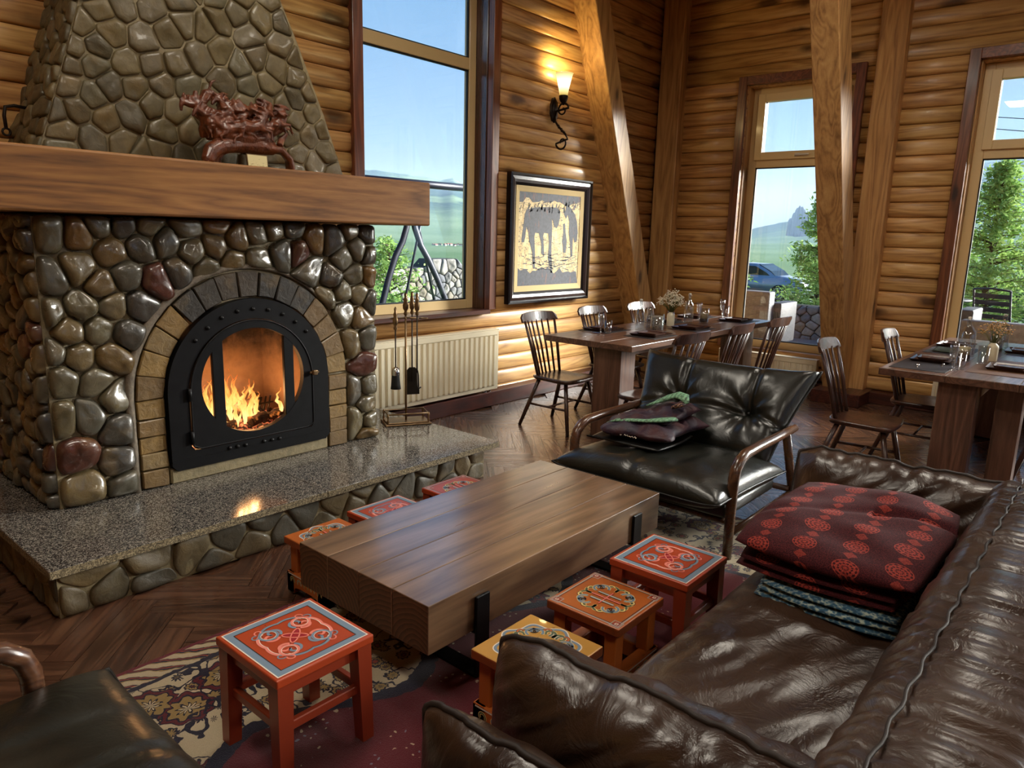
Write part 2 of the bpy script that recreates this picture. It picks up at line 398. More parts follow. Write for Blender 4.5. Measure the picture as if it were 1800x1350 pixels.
# ---------------------------------------------------------------- room shell
XW, YW = 8.20, 4.70            # log crests of the window wall and of the fireplace wall
X0, Y0, ZC = -3.0, -5.5, 4.8
RW = [(2.50, 3.65), (0.27, 1.42), (-1.96, -0.81), (-4.19, -3.04)]   # openings of the window wall
RZ = (0.40, 3.32)
LW = (3.67, 5.12, 0.92, 4.15)   # opening of the fireplace wall
FW = [(0.4, 1.9), (3.4, 4.9), (6.0, 7.5)]  # added openings behind the sofa, unseen, for more daylight
def holes_wall(name, axis, p0, p1, u0, u1, holes, m):
    bm = bm_new()
    def b(ua, ub, za, zb):
        if ub-ua < 1e-4 or zb-za < 1e-4: return
        if axis == 'y': add_box(bm, (ua, p0, za), (ub, p1, zb))
        else: add_box(bm, (p0, ua, za), (p1, ub, zb))
    u = u0
    for a, c, za, zb in sorted(holes):
        b(u, a, 0, ZC); b(a, c, 0, za); b(a, c, zb, ZC); u = c
    b(u, u1, 0, ZC)
    return struct(name, bm, m)
wl = holes_wall('wall_left', 'y', YW+0.04, YW+0.30, X0, XW+0.35, [LW], 'darkwall')
wr = holes_wall('wall_right', 'x', XW+0.04, XW+0.30, Y0, YW+0.04, [(a, b, RZ[0], RZ[1]) for a, b in RW], 'darkwall')
wf = holes_wall('wall_front', 'y', Y0-0.25, Y0, X0, XW+0.35, [(a, b, 0.9, 3.3) for a, b in FW], 'log')
wb = holes_wall('wall_back', 'x', X0-0.25, X0, Y0-0.25, YW+0.35, [], 'log')
wl['label'] = 'golden log-clad wall behind the stone fireplace and the painting'
wr['label'] = 'golden log-clad wall with the tall narrow windows'
bm = bm_new(); add_box(bm, (X0-0.25, Y0-0.25, ZC), (XW+0.3, YW+0.3, ZC+0.2)); struct('ceiling', bm, 'ceilingwood')
# half-round logs, each a board of its own
def log_mesh(L, h, bulge=0.042, ns=2):
    bm = bm_new(); prof = []
    hh = h/2-0.0015
    for i in range(11):
        a = math.pi*i/10
        prof.append((bulge*(math.sin(a)**0.55)-0.002, -hh*math.cos(a)))
    prof = [(-0.05, -hh)]+prof+[(-0.05, hh)]
    rings = [[bm.verts.new((x, -d, z)) for d, z in prof] for x in (0, L)]
    for k in range(len(prof)-1):
        f = bm.faces.new((rings[0][k], rings[1][k], rings[1][k+1], rings[0][k+1])); f.smooth = 0 < k < len(prof)-2
    bm.faces.new(rings[0]); bm.faces.new(rings[1][::-1])
    return bm
rl = random.Random(4)
def rows(z0, pitch, top):
    z = z0-pitch
    out = [(0.0, z0)]
    k = 0
    while z0+k*pitch < top: out.append((z0+k*pitch, min(z0+(k+1)*pitch, top))); k += 1
    return out
for za, zb in rows(0.16, 0.1463, ZC):
    zc, h = (za+zb)/2, zb-za
    if zb <= LW[2]+0.02: segs = [(X0, 2.2), (2.2, XW)]
    elif za >= LW[3]: segs = [(X0, 4.1+rl.uniform(-1, 1)), None]; segs[1] = (segs[0][1], XW)
    else: segs = [(X0, LW[0]-0.01), (LW[1]+0.01, XW)]
    for a, b in segs:
        if b < 1.0: continue
        a = max(a, -1.5)
        obj('log', log_mesh(b-a, h, 0.036+rl.uniform(-0.004, 0.004)), 'log', wl, (a, YW+0.042+rl.uniform(-0.003, 0.003), zc))
for za, zb in rows(0.119, 0.1483, ZC):
    zc, h = (za+zb)/2, zb-za
    if zb <= RZ[0]+0.02 or za >= RZ[1]: cuts = [(-3.2, 0.9+rl.uniform(-.6, .6)), None]; cuts[1] = (cuts[0][1], YW)
    else: cuts = [(-2.9, RW[2][0]), (RW[2][1], RW[1][0]), (RW[1][1], RW[0][0]), (RW[0][1], YW)]
    for a, b in cuts:
        o = obj('log', log_mesh(b-a, h, 0.036+rl.uniform(-0.004, 0.004)), 'log', wr, (XW+0.042+rl.uniform(-0.003, 0.003), b, zc), (0, 0, -math.pi/2))
# ---- windows
def window(name, wall, u0, u1, z0, z1, label, transom=None, vent=False, casing_l=True, sill_d=0.10, full=True):
    root = bpy.data.objects.new(name, None); COL.objects.link(root); root['kind'] = 'structure'; root['label'] = label
    base = {'l': YW, 'r': XW, 'f': Y0}[wall]
    sgn = -1 if wall == 'f' else 1
    def box(bm, ua, ub, da, db, za, zb, r=0.004):
        d0, d1 = sorted((base+sgn*da, base+sgn*db))
        lo, hi = ((ua, d0, za), (ub, d1, zb)) if wall in 'lf' else ((d0, ua, za), (d1, ub, zb))
        if r < 0.002: add_box(bm, lo, hi)
        else: add_rbox(bm, lo, hi, r, 1)
    def part(nm, m, boxes, parent=root, r=0.004):
        bm = bm_new()
        for bx in boxes: box(bm, *bx, r=r)
        return obj(nm, bm, m, parent)
    tr = 'redtrim_z'
    cw = 0.095
    # casing boards
    part('casing_board', tr, [(u0-cw, u0, -0.03, 0.04, z0-0.0, z1+cw)])
    part('casing_board', tr, [(u1, u1+cw, -0.03, 0.04, z0-0.0, z1+cw)])
    part('casing_board', 'redtrim_x' if wall != 'r' else 'redtrim_x', [(u0, u1, -0.028, 0.04, z1, z1+cw)])
    rv = 'reveal' if wall == 'l' else 'post'
    part('reveal_board', rv, [(u0-0.012, u0+0.012, 0.04, 0.30, z0, z1)])
    part('reveal_board', rv, [(u1-0.012, u1+0.012, 0.04, 0.30, z0, z1)])
    part('reveal_board', rv, [(u0, u1, 0.04, 0.30, z1-0.012, z1+0.012)])
    part('window_sill', 'base_x', [(u0-0.0, u1+0.0, -0.05 if wall == 'l' else 0.02, 0.30, z0-0.035, z0+0.004)])
    fa, fb, w = 0.175, 0.245, 0.085
    a, b, c, d = u0+0.012, u1-0.012, z0+0.004, z1-0.012
    part('window_frame', 'pvc', [(a, a+w, fa, fb, c, d), (b-w, b, fa, fb, c, d), (a+w, b-w, fa, fb, c, c+w), (a+w, b-w, fa, fb, d-w, d)])
    zs = [c+w]
    if transom:
        part('transom_bar', 'pvc', [(a+w, b-w, fa, fb, transom, transom+0.10)]); zs += [transom, transom+0.10]
    zs.append(d-w)
    for i in range(0, len(zs), 2):
        za, zb = zs[i], zs[i+1]
        if vent and i == 2:
            s = part('vent_sash', 'pvc', [(a+w-0.02, a+w+0.065, fa-0.03, fb-0.01, za-0.02, zb+0.02), (b-w-0.065, b-w+0.02, fa-0.03, fb-0.01, za-0.02, zb+0.02),
                                          (a+w+0.065, b-w-0.065, fa-0.03, fb-0.01, za-0.02, za+0.065), (a+w+0.065, b-w-0.065, fa-0.03, fb-0.01, zb-0.065, zb+0.02)])
            um = (a+b)/2
            part('vent_handle', 'pvc_white', [(um-0.03, um+0.03, fa-0.05, fa-0.03, za+0.005, za+0.035), (um-0.13, um+0.02, fa-0.065, fa-0.05, za+0.012, za+0.028)], s)
            part('pane', 'window_glass', [(a+w+0.06, b-w-0.06, 0.21, 0.216, za+0.06, zb-0.06)], r=0.001)
            part('gasket', 'gasket', [(a+w+0.06, a+w+0.068, 0.165, 0.21, za+0.06, zb-0.06), (b-w-0.068, b-w-0.06, 0.165, 0.21, za+0.06, zb-0.06)], r=0.001)
        else:
            part('pane', 'window_glass', [(a+w-0.005, b-w+0.005, 0.21, 0.216, za-0.005, zb+0.005)], r=0.001)
            part('gasket', 'gasket', [(a+w, a+w+0.012, 0.19, 0.21, za, zb), (b-w-0.012, b-w, 0.19, 0.21, za, zb), (a+w, b-w, 0.19, 0.21, za, za+0.012), (a+w, b-w, 0.19, 0.21, zb-0.012, zb)], r=0.001)
    # light portal in the opening
    ld = bpy.data.lights.new('window_portal', 'AREA'); ld.shape = 'RECTANGLE'; ld.size = u1-u0; ld.size_y = z1-z0; ld.cycles.is_portal = True
    lo = bpy.data.objects.new('window_portal', ld); COL.objects.link(lo); lo['kind'] = 'helper'
    dd = base+sgn*0.29; um, zm = (u0+u1)/2, (z0+z1)/2
    lo.location = (um, dd, zm) if wall in 'lf' else (dd, um, zm)
    dirv = {'l': Vector((0, -1, 0)), 'r': Vector((-1, 0, 0)), 'f': Vector((0, 1, 0))}[wall]
    lo.rotation_euler = dirv.to_track_quat('-Z', 'Z').to_euler()
    return root
window('window_1', 'l', *LW, 'tall window in the log wall right of the stone fireplace', transom=3.07)
window('window_2', 'r', RW[0][0], RW[0][1], *RZ, 'narrow window nearest the room corner, behind the slanted post', transom=2.45, vent=True)
window('window_3', 'r', RW[1][0], RW[1][1], *RZ, 'narrow window at the right edge, behind the second dining table', transom=2.45, vent=True)
window('window_4', 'r', RW[2][0], RW[2][1], *RZ, 'unseen narrow window added for light further along the window wall', transom=2.45, vent=True)  # this and the next are unseen windows added for more daylight
window('window_5', 'r', RW[3][0], RW[3][1], *RZ, 'unseen last narrow window added for light in the window wall', transom=2.45)
for i, (a, b) in enumerate(FW): window('window_%d' % (6+i), 'f', a, b, 0.9, 3.3, '%s unseen window added for light in the wall behind the sofa' % ('first', 'second', 'third')[i])  # unseen windows added to let light in from behind
# ---- posts and slanted beams
def slab_poly(name, pts_xz, y0, y1, m, label):
    bm = bm_new(); add_prism(bm, pts_xz, y0, y1, 'y'); fixn(bm)
    bmesh.ops.bevel(bm, geom=bm.edges[:], offset=0.008, segments=1, affect='EDGES')
    return struct(name, bm, m, label)
def sl(z): return 7.86-0.393*z
slab_poly('trim_1', [(sl(0), 0), (sl(0)+0.27, 0), (sl(4.8)+0.27, 4.8), (sl(4.8), 4.8)], 4.45, YW+0.03, 'post', 'pine beam leaning along the fireplace wall, right of the painting')
def s2(z): return 8.02-0.4257*z
slab_poly('trim_2', [(s2(0.05), 0.05), (s2(0.05)+0.33, 0.05), (s2(4.8)+0.33, 4.8), (s2(4.8), 4.8)], 2.19, 2.425, 'post', 'slanted pine post standing free in front of the narrow corner window')
def vpost(name, lo, hi, label):
    struct(name, rbox(lo, hi, 0.008, 1, False), 'post', label)
vpost('trim_3', (8.08, 2.05, 0.12), (8.28, 2.30, ZC), 'upright pine post on the window wall behind the slanted post')
vpost('trim_4', (8.08, 4.42, 0.12), (8.28, 4.70, ZC), 'upright pine post in the room corner')
# ---- baseboards
bm = bm_new(); add_rbox(bm, (3.25, YW-0.12, 0), (8.1, YW+0.04, 0.14), 0.006, 1); add_rbox(bm, (X0, YW-0.12, 0), (0.95, YW+0.04, 0.14), 0.006, 1)
struct('baseboard_left', bm, 'base_x', 'dark red-brown baseboard below the log wall with the painting')
bm = bm_new(); add_rbox(bm, (-5.5, -0.06, 0), (4.7, 0.1, 0.12), 0.006, 1)
o = struct('baseboard_right', bm, 'base_x', 'dark red-brown baseboard below the narrow windows'); o.location = (XW-0.02, 0, 0); o.rotation_euler = (0, 0, math.pi/2)
bm = bm_new(); add_rbox(bm, (7.72, 1.98, 0), (8.2, 2.46, 0.13), 0.006, 1)
struct('baseboard_post', bm, 'base_x', 'dark plinth round the feet of the two wall posts')
# ---- floor: herringbone planks
bm = bm_new(); add_box(bm, (X0, Y0, -0.2), (XW+0.3, YW+0.3, -0.013)); fl = struct('floor', bm, 'plank', 'dark brown herringbone plank floor')
def floor_planks():
    W, K = 0.118, 5; L = W*K; gap = 0.0012
    def mk(l):
        b = bm_new(); add_box(b, (-l/2+gap, -W/2+gap, -0.012), (l/2-gap, W/2-gap, 0)); return b
    pm = to_mesh(mk(L), 'plank', [MATS['plank']])
    a45 = math.pi/4; ca, sa = math.cos(a45), math.sin(a45)
    cam = SC.camera.matrix_world.inverted(); f = 1278.383
    allp = []
    rng = range(-90, 190)
    for n in rng:
        for mm in range(-14, 15):
            for t in (0, 1):
                if t == 0: u, v, rot = (n+2*K*mm+K/2)*W, (n+0.5)*W, a45
                else: u, v, rot = (n+K+2*K*mm+0.5)*W, (n-K/2+1)*W, a45+math.pi/2
                x, y = u*ca-v*sa, u*sa+v*ca
                if not (-0.5 < x < XW-0.1 and -0.6 < y < YW-0.1): continue
                if 0.95 < x < 3.45 and y > 3.3: continue
                q = cam @ Vector((x, y, 0))
                if q.z > -0.3: continue
                px, py = 900+f*q.x/-q.z, 675-f*q.y/-q.z
                vis = -60 < px < 1860 and 0 < py < 1400
                under = (0.2 < x < 3.8 and 0.2 < y < 2.5) or (0.9 < x < 3.6 and y > 3.15) or (1.0 < x < 3.7 and y < 0.8) or (y < 0.4 and x < 5)
                allp.append((0 if vis and not under else 1, -q.z, x, y, rot, t))
    allp.sort()
    for _, d, x, y, rot, t in allp[:290]:
        obj('plank', pm, None, fl, (x, y, 0), (0, 0, rot))
    for t in (0, 1):
        bm = bm_new(); rot = a45+t*math.pi/2; c, s = math.cos(-rot), math.sin(-rot)
        for _, d, x, y, r, tt in allp[290:]:
            if tt != t: continue
            lx, ly = x*c-y*s, x*s+y*c
            add_box(bm, (lx-L/2+gap, ly-W/2+gap, -0.012), (lx+L/2-gap, ly+W/2-gap, 0))
        o = obj('far_planks', bm, 'plank', fl, None, (0, 0, rot)); o['kind'] = 'stuff'
floor_planks()
# ---- added lamps: unseen square panels overhead that brighten the room
def fill_panel(x, y, z, s, label):
    t = thing('fill_lamp', label, 'lamp', (x, y, z))
    bm = bm_new(); add_rbox(bm, (-s/2-0.03, -s/2-0.03, 0.0), (s/2+0.03, s/2+0.03, 0.05), 0.006, 1); obj('housing', bm, 'pvc_white', t)
    bm = bm_new(); add_box(bm, (-s/2, -s/2, -0.006), (s/2, s/2, -0.002)); obj('diffuser', bm, 'fill_panel', t)
    bm = bm_new(); add_tube(bm, [(0, 0, 0.05), (0, 0, ZC-z)], 0.008, 6); obj('rod', bm, 'black_steel', t)
for i, (x, y) in enumerate(((0.3, 2.0), (2.7, 2.7), (5.4, 0.9), (3.0, -2.8), (0.2, -2.2))):
    fill_panel(x, y, 4.2, 0.7, 'unseen square fill lamp added on a rod, %s of the five' % ('first', 'second', 'third', 'fourth', 'fifth')[i])
# ---------------------------------------------------------------- fireplace
def clip_poly(poly, px, py, nx, ny):
    out = []
    n = len(poly)
    for i in range(n):
        a, b = poly[i], poly[(i+1) % n]
        da = (a[0]-px)*nx+(a[1]-py)*ny; db = (b[0]-px)*nx+(b[1]-py)*ny
        if da <= 0: out.append(a)
        if (da < 0 < db) or (db < 0 < da):
            t = da/(da-db); out.append((a[0]+(b[0]-a[0])*t, a[1]+(b[1]-a[1])*t))
    return out
def voro(sites, ghosts, bound):
    allp = sites+ghosts; cells = []
    for i, s in enumerate(sites):
        poly = bound[:]
        near = sorted(range(len(allp)), key=lambda j: (allp[j][0]-s[0])**2+(allp[j][1]-s[1])**2)[1:22]
        for j in near:
            q = allp[j]; dx, dy = q[0]-s[0], q[1]-s[1]
            if abs(dx)+abs(dy) < 1e-6: continue
            poly = clip_poly(poly, (s[0]+q[0])/2, (s[1]+q[1])/2, dx, dy)
            if len(poly) < 3: break
        if len(poly) >= 3: cells.append(poly)
        else: cells.append(None)
    return cells
def inside(poly, p):
    s = 0
    for i in range(len(poly)):
        a, b = poly[i], poly[(i+1) % len(poly)]
        c = (b[0]-a[0])*(p[1]-a[1])-(b[1]-a[1])*(p[0]-a[0])
        if s == 0: s = 1 if c > 0 else -1
        elif c*s < 0: return False
    return True
def area_c(poly):
    A = cx = cy = 0
    for i in range(len(poly)):
        a, b = poly[i], poly[(i+1) % len(poly)]; c = a[0]*b[1]-b[0]*a[1]
        A += c; cx += (a[0]+b[0])*c; cy += (a[1]+b[1])*c
    if abs(A) < 1e-9: return 0, poly[0]
    return abs(A)/2, (cx/(3*A), cy/(3*A))
def pack(bound, dmin, seed, excl=None, aspect=1.0, ghost=None, relax=1):
    rg = random.Random(seed)
    xs = [p[0] for p in bound]; ys = [p[1] for p in bound]; pts = []
    fails = 0
    while fails < 900:
        p = (rg.uniform(min(xs), max(xs)), rg.uniform(min(ys), max(ys)))
        dm = dmin*rg.choice((0.62, 0.85, 1.0, 1.2, 1.35))
        if not inside(bound, p) or (excl and excl(p)) or any(((p[0]-q[0])/aspect)**2+(p[1]-q[1])**2 < dm*dm for q in pts): fails += 1; continue
        pts.append(p); fails = 0
    for _ in range(relax):
        cs = voro(pts, ghost(pts) if ghost else [], bound)
        npts = []
        for p, c in zip(pts, cs):
            if c:
                _, q = area_c(c); q = (p[0]*0.45+q[0]*0.55, p[1]*0.45+q[1]*0.55)
                npts.append(q if not (excl and excl(q)) else p)
        pts = npts
    return [c for c in voro(pts, ghost(pts) if ghost else [], bound) if c]
def stone_obj(poly, o, e1, e2, nrm, h, gap, m, parent, rg, name='stone', angular=0.0, dome=1.0):
    A, c = area_c(poly)
    if A < 0.0012: return
    r = math.sqrt(A)
    sc = max(0.6, 1-gap/(r*0.62))
    P = [((p[0]-c[0])*sc, (p[1]-c[1])*sc) for p in poly]
    # merge short edges
    Q = []
    for i, p in enumerate(P):
        q = P[(i+1) % len(P)]
        if math.hypot(p[0]-q[0], p[1]-q[1]) > 0.012: Q.append(p)
    if len(Q) < 3: return
    P = Q
    for it in range(2 if angular < 0.5 else 1):
        Q = []
        k = (0.17 if it == 0 else 0.25) if angular < 0.5 else 0.10
        for i in range(len(P)):
            a, b = P[i], P[(i+1) % len(P)]
            Q += [(a[0]+(b[0]-a[0])*k, a[1]+(b[1]-a[1])*k), (a[0]+(b[0]-a[0])*(1-k), a[1]+(b[1]-a[1])*(1-k))]
        P = Q
    bm = bm_new(); e1, e2, nrm = Vector(e1), Vector(e2), Vector(nrm)
    hh = h*rg.uniform(0.7, 1.2); tx, ty = rg.uniform(-.14, .14), rg.uniform(-.14, .14)
    prof = ((1.0, -0.35), (0.99, 0.30), (0.92, 0.70), (0.74, 0.92), (0.40, 1.0)) if angular < 0.5 else ((1.0, -0.35), (0.97, 0.45), (0.88, 0.82), (0.62, 0.95), (0.3, 1.0))
    rings = []
    sd = rg.random()*100
    for s, z in prof:
        ring = []
        for x, y in P:
            zz = hh*z*dome + (hh*0.28*vnoise((x, y, sd), 9.0) if z > 0.3 else 0) + (tx*x+ty*y)*max(0, z)
            w = 1+0.07*vnoise((x, y, sd+z), 14.0)
            ring.append(bm.verts.new(e1*(x*s*w)+e2*(y*s*w)+nrm*zz))
        rings.append(ring)
    n = len(P)
    for a, b in zip(rings, rings[1:]):
        for k in range(n):
            f = bm.faces.new((a[k], a[(k+1) % n], b[(k+1) % n], b[k])); f.smooth = True
    cv = bm.verts.new(nrm*(hh*1.0*dome)+nrm*0)
    for k in range(n): f = bm.faces.new((rings[-1][k], rings[-1][(k+1) % n], cv)); f.smooth = True
    loc = Vector(o)+e1*c[0]+e2*c[1]
    return obj(name, bm, m, parent, loc)
EX, EY, EZ = Vector((1, 0, 0)), Vector((0, 1, 0)), Vector((0, 0, 1))
FX0, FX1, FY, FZ0, FZ1 = 1.14, 3.10, 3.87, 0.24, 1.665
AC, AZ, AR0, AR1 = 2.18, 0.725, 0.505, 0.672
fp = thing('fireplace', 'wide fireplace of varnished river stones under the timber mantel', 'fireplace', (2.13, 4.2, 0.24))
def fpo(name, geo, m, **k):
    o = obj(name, geo, m, None, **k); o.parent = fp; o.matrix_parent_inverse = Matrix.Translation((-2.13, -4.2, -0.24)); return o
bm = bm_new()
add_box(bm, (FX0, FY, FZ0), (AC-0.45, YW-0.004, FZ1-0.016)); add_box(bm, (AC+0.45, FY, FZ0), (FX1, YW-0.004, FZ1-0.016))
add_box(bm, (AC-0.45, FY, 1.19), (AC+0.45, YW-0.004, FZ1-0.016)); add_box(bm, (AC-0.45, FY-0.02, FZ0), (AC+0.45, YW-0.004, 0.36)); add_box(bm, (AC-0.45, 4.46, 0.36), (AC+0.45, YW-0.004, 1.19))
fpo('mortar_core', bm, 'mortar')
bm = bm_new()   # fire-brick lining of the fire box
add_box(bm, (AC-0.44, FY+0.0, 0.37), (AC-0.40, 4.45, 1.18)); add_box(bm, (AC+0.40, FY, 0.37), (AC+0.44, 4.45, 1.18))
add_box(bm, (AC-0.40, 4.41, 0.37), (AC+0.40, 4.45, 1.18)); add_box(bm, (AC-0.40, FY, 0.365), (AC+0.40, 4.45, 0.40)); add_box(bm, (AC-0.40, FY, 1.14), (AC+0.40, 4.45, 1.18))
fpo('fire_box', bm, 'firebrick')
def arch_d(p, r=AR1):
    x, z = p[0]-AC, p[1]
    if z < AZ: return abs(x)-r
    return math.hypot(x, z-AZ)-r
def arch_ghost(pts):
    out = []
    for p in pts:
        d = arch_d(p)
        if 0 < d < 0.3:
            if p[1] < AZ: out.append((AC+math.copysign(AR1-d, p[0]-AC), p[1]))
            else:
                l = math.hypot(p[0]-AC, p[1]-AZ); k = (AR1-d)/l; out.append((AC+(p[0]-AC)*k, AZ+(p[1]-AZ)*k))
    return out
rg = random.Random(11)
bound = [(FX0, FZ0), (FX1, FZ0), (FX1, FZ1), (FX0, FZ1)]
for c in pack(bound, 0.165, 5, lambda p: arch_d(p) < 0.045, 1.0, arch_ghost):
    o = stone_obj(c, (0, FY-0.004, 0), EX, EZ, -EY, 0.046, 0.0035, 'stone_low', None, rg)
    if o: o.parent = fp; o.matrix_parent_inverse = Matrix.Translation((-2.13, -4.2, -0.24))
bound = [(FY, FZ0), (YW, FZ0), (YW, FZ1), (FY, FZ1)]
for c in pack(bound, 0.15, 6):
    o = stone_obj(c, (FX0+0.004, 0, 0), EY, EZ, -EX, 0.050, 0.0035, 'stone_low', None, rg)
    if o: o.parent = fp; o.matrix_parent_inverse = Matrix.Translation((-2.13, -4.2, -0.24))
# arch bricks
def arch_bricks():
    r0, r1 = AR0+0.008, AR1-0.012
    def brick(poly, soot):
        bm = bm_new(); _, c = area_c(poly)
        q = [((p[0]-c[0])*0.955+rg.uniform(-.004, .004), (p[1]-c[1])*0.955+rg.uniform(-.004, .004)) for p in poly]
        add_prism(bm, q, -0.03-rg.uniform(0, 0.010), 0.03, 'y'); fixn(bm)
        bmesh.ops.bevel(bm, geom=bm.edges[:], offset=0.005, segments=1, affect='EDGES')
        fpo('arch_brick', bm, 'brick_soot' if soot else 'brick_arch', loc=(c[0], FY, c[1]))
    for s in (-1, 1):
        z = FZ0+0.005
        while z < AZ-0.03:
            h = min(rg.uniform(0.085, 0.108), AZ-z)
            brick([(AC+s*r0, z), (AC+s*r1, z+rg.uniform(-.006, .006)), (AC+s*r1, z+h), (AC+s*r0, z+h)], False); z += h
    n = 15
    for i in range(n):
        a0, a1 = math.pi*i/n, math.pi*(i+1)/n
        am = (a0+a1)/2
        P = lambda r, a: (AC+r*math.cos(a), AZ+r*math.sin(a))
        brick([P(r0, a0), P(r1, a0), P(r1, am), P(r1, a1), P(r0, a1), P(r0, am)], math.sin(am) > 0.72 and am < 2.35)
    # grey mortar rib round the arch
    pts = [(AC-AR1-0.012, FY-0.012, z) for z in (0.24, 0.4, 0.6)]+[(AC+(AR1+0.012)*math.cos(a), FY-0.012, AZ+(AR1+0.012)*math.sin(a)) for a in [math.pi-0.09*k for k in range(0, 28)]]
    bm = bm_new(); add_tube(bm, pts, [0.026]*10+[0.024-0.0007*k for k in range(len(pts)-10)], 8, True, (0, 1, 0), 0.9); fpo('mortar_rib', bm, 'mortar_grey', label='raised grey mortar rib round the arch')
    bm = bm_new(); add_rbox(bm, (AC-AR0, FY-0.034, 0.2405), (AC+AR0, FY+0.02, 0.325), 0.008, 1); fpo('sill_strip', bm, 'mortar')
arch_bricks()
# ---- steel door insert
ins = thing('fireplace_insert', 'black steel arched stove insert with a round glazed door', 'stove door', (AC, FY-0.03, 0.31))
def io(name, geo, m, parent=None, label=None):
    o = obj(name, geo, m, parent or ins, label=label); o.matrix_parent_inverse = Matrix.Translation((-AC, -(FY-0.03), -0.31)) if parent is None else Matrix(); return o
def arch_ray(half, zb, zc, cx, cz, ang):
    c, s = math.cos(ang), math.sin(ang); best = 9
    for x in (AC-half, AC+half):
        if abs(c) > 1e-6:
            t = (x-cx)/c
            if t > 0 and zb-1e-6 <= cz+t*s <= zc+1e-6: best = min(best, t)
    if abs(s) > 1e-6:
        t = (zb-cz)/s
        if t > 0 and abs(cx+t*c-AC) <= half+1e-6: best = min(best, t)
    dx, dz = cx-AC, cz-zc; B = dx*c+dz*s; C = dx*dx+dz*dz-half*half; D = B*B-C
    if D > 0:
        t = -B+math.sqrt(D)
        if t > 0 and cz+t*s >= zc-1e-6: best = min(best, t)
    return (cx+best*c, cz+best*s)
def ring_plate(fo, fi, y0, y1, N=96):
    bm = bm_new(); L = []
    for y in (y0, y1):
        for fn in (fo, fi): L.append([bm.verts.new((p[0], y, p[1])) for p in (fn(2*math.pi*(k+0.5)/N) for k in range(N))])
    o0, i0, o1, i1 = L
    for k in range(N):
        j = (k+1) % N
        for q in ((o0[k], o0[j], i0[j], i0[k]), (o1[k], i1[k], i1[j], o1[j]), (o0[k], o1[k], o1[j], o0[j]), (i0[k], i0[j], i1[j], i1[k])): bm.faces.new(q)
    return bm
cz0 = 0.762
outer = lambda a: arch_ray(0.505, 0.315, AZ, AC, cz0, a)
dooro = lambda a: arch_ray(0.392, 0.412, AZ, AC, cz0, a)
doori = lambda a: arch_ray(0.384, 0.420, AZ, AC, cz0, a)
circ = lambda a: (AC+0.322*math.cos(a), cz0+0.302*math.sin(a))
YP = FY-0.055
io('frame_plate', ring_plate(outer, dooro, YP, YP+0.05), 'black_steel')
door = io('door', ring_plate(doori, circ, YP-0.006, YP+0.03), 'black_steel')
bm = bm_new(); pts = [doori(2*math.pi*k/72) for k in range(72)]
add_tube(bm, [(p[0], YP-0.006, p[1]) for p in pts], 0.005, 5, False, (0, 1, 0), closed=True); io('door_edge', bm, 'black_steel', door)
for xa, xb in ((1.928, 1.993), (2.373, 2.438)):
    zt = max(abs(math.sqrt(max(0, 1-((x-AC)/0.322)**2))*0.302) for x in (xa, xb))+0.012
    bm = bm_new(); add_rbox(bm, (xa, YP-0.004, cz0-zt), (xb, YP+0.02, cz0+zt), 0.003, 1); io('door_bar', bm, 'black_steel', door)
bm = bm_new(); v = [bm.verts.new((AC+0.335*math.cos(a), YP+0.024, cz0+0.315*math.sin(a))) for a in [2*math.pi*k/48 for k in range(48)]]; bm.faces.new(v)
io('glass_pane', bm, 'fire_glass', door)
for x, z in ((1.841, 1.02), (1.914, 1.083), (1.997, 1.133), (2.09, 1.163), (2.186, 1.172), (2.282, 1.161), (2.375, 1.13), (2.459, 1.079), (2.532, 1.016), (2.004, .385), (2.052, .385), (2.102, .384), (2.22, .382), (2.273, .381), (2.323, .38)):
    bm = bm_new(); add_lathe(bm, [(0.0125, 0), (0.0115, 0.006), (0.007, 0.010), (0, 0.0115)], 10)
    bm.transform(Matrix.Translation((x, YP, z)) @ Matrix.Rotation(math.pi/2, 4, 'X')); io('rivet', bm, 'black_steel')
for z in (0.73, 0.49):
    bm = bm_new(); add_tube(bm, [(AC-0.392, YP-0.012, z-0.035), (AC-0.392, YP-0.012, z+0.035)], 0.011, 8); io('hinge', bm, 'black_steel', door)
bm = bm_new(); add_rbox(bm, (2.535, YP-0.028, 0.752), (2.60, YP-0.016, 0.766), 0.003, 1); add_rbox(bm, (2.548, YP-0.045, 0.744), (2.580, YP-0.02, 0.776), 0.006, 2); io('handle', bm, 'bronze', door, 'small bronze square knob')
bm = bm_new(); add_box(bm, (AC-0.505, YP-0.004, 0.365), (AC+0.505, YP, 0.372)); io('lower_lip', bm, 'black_steel')
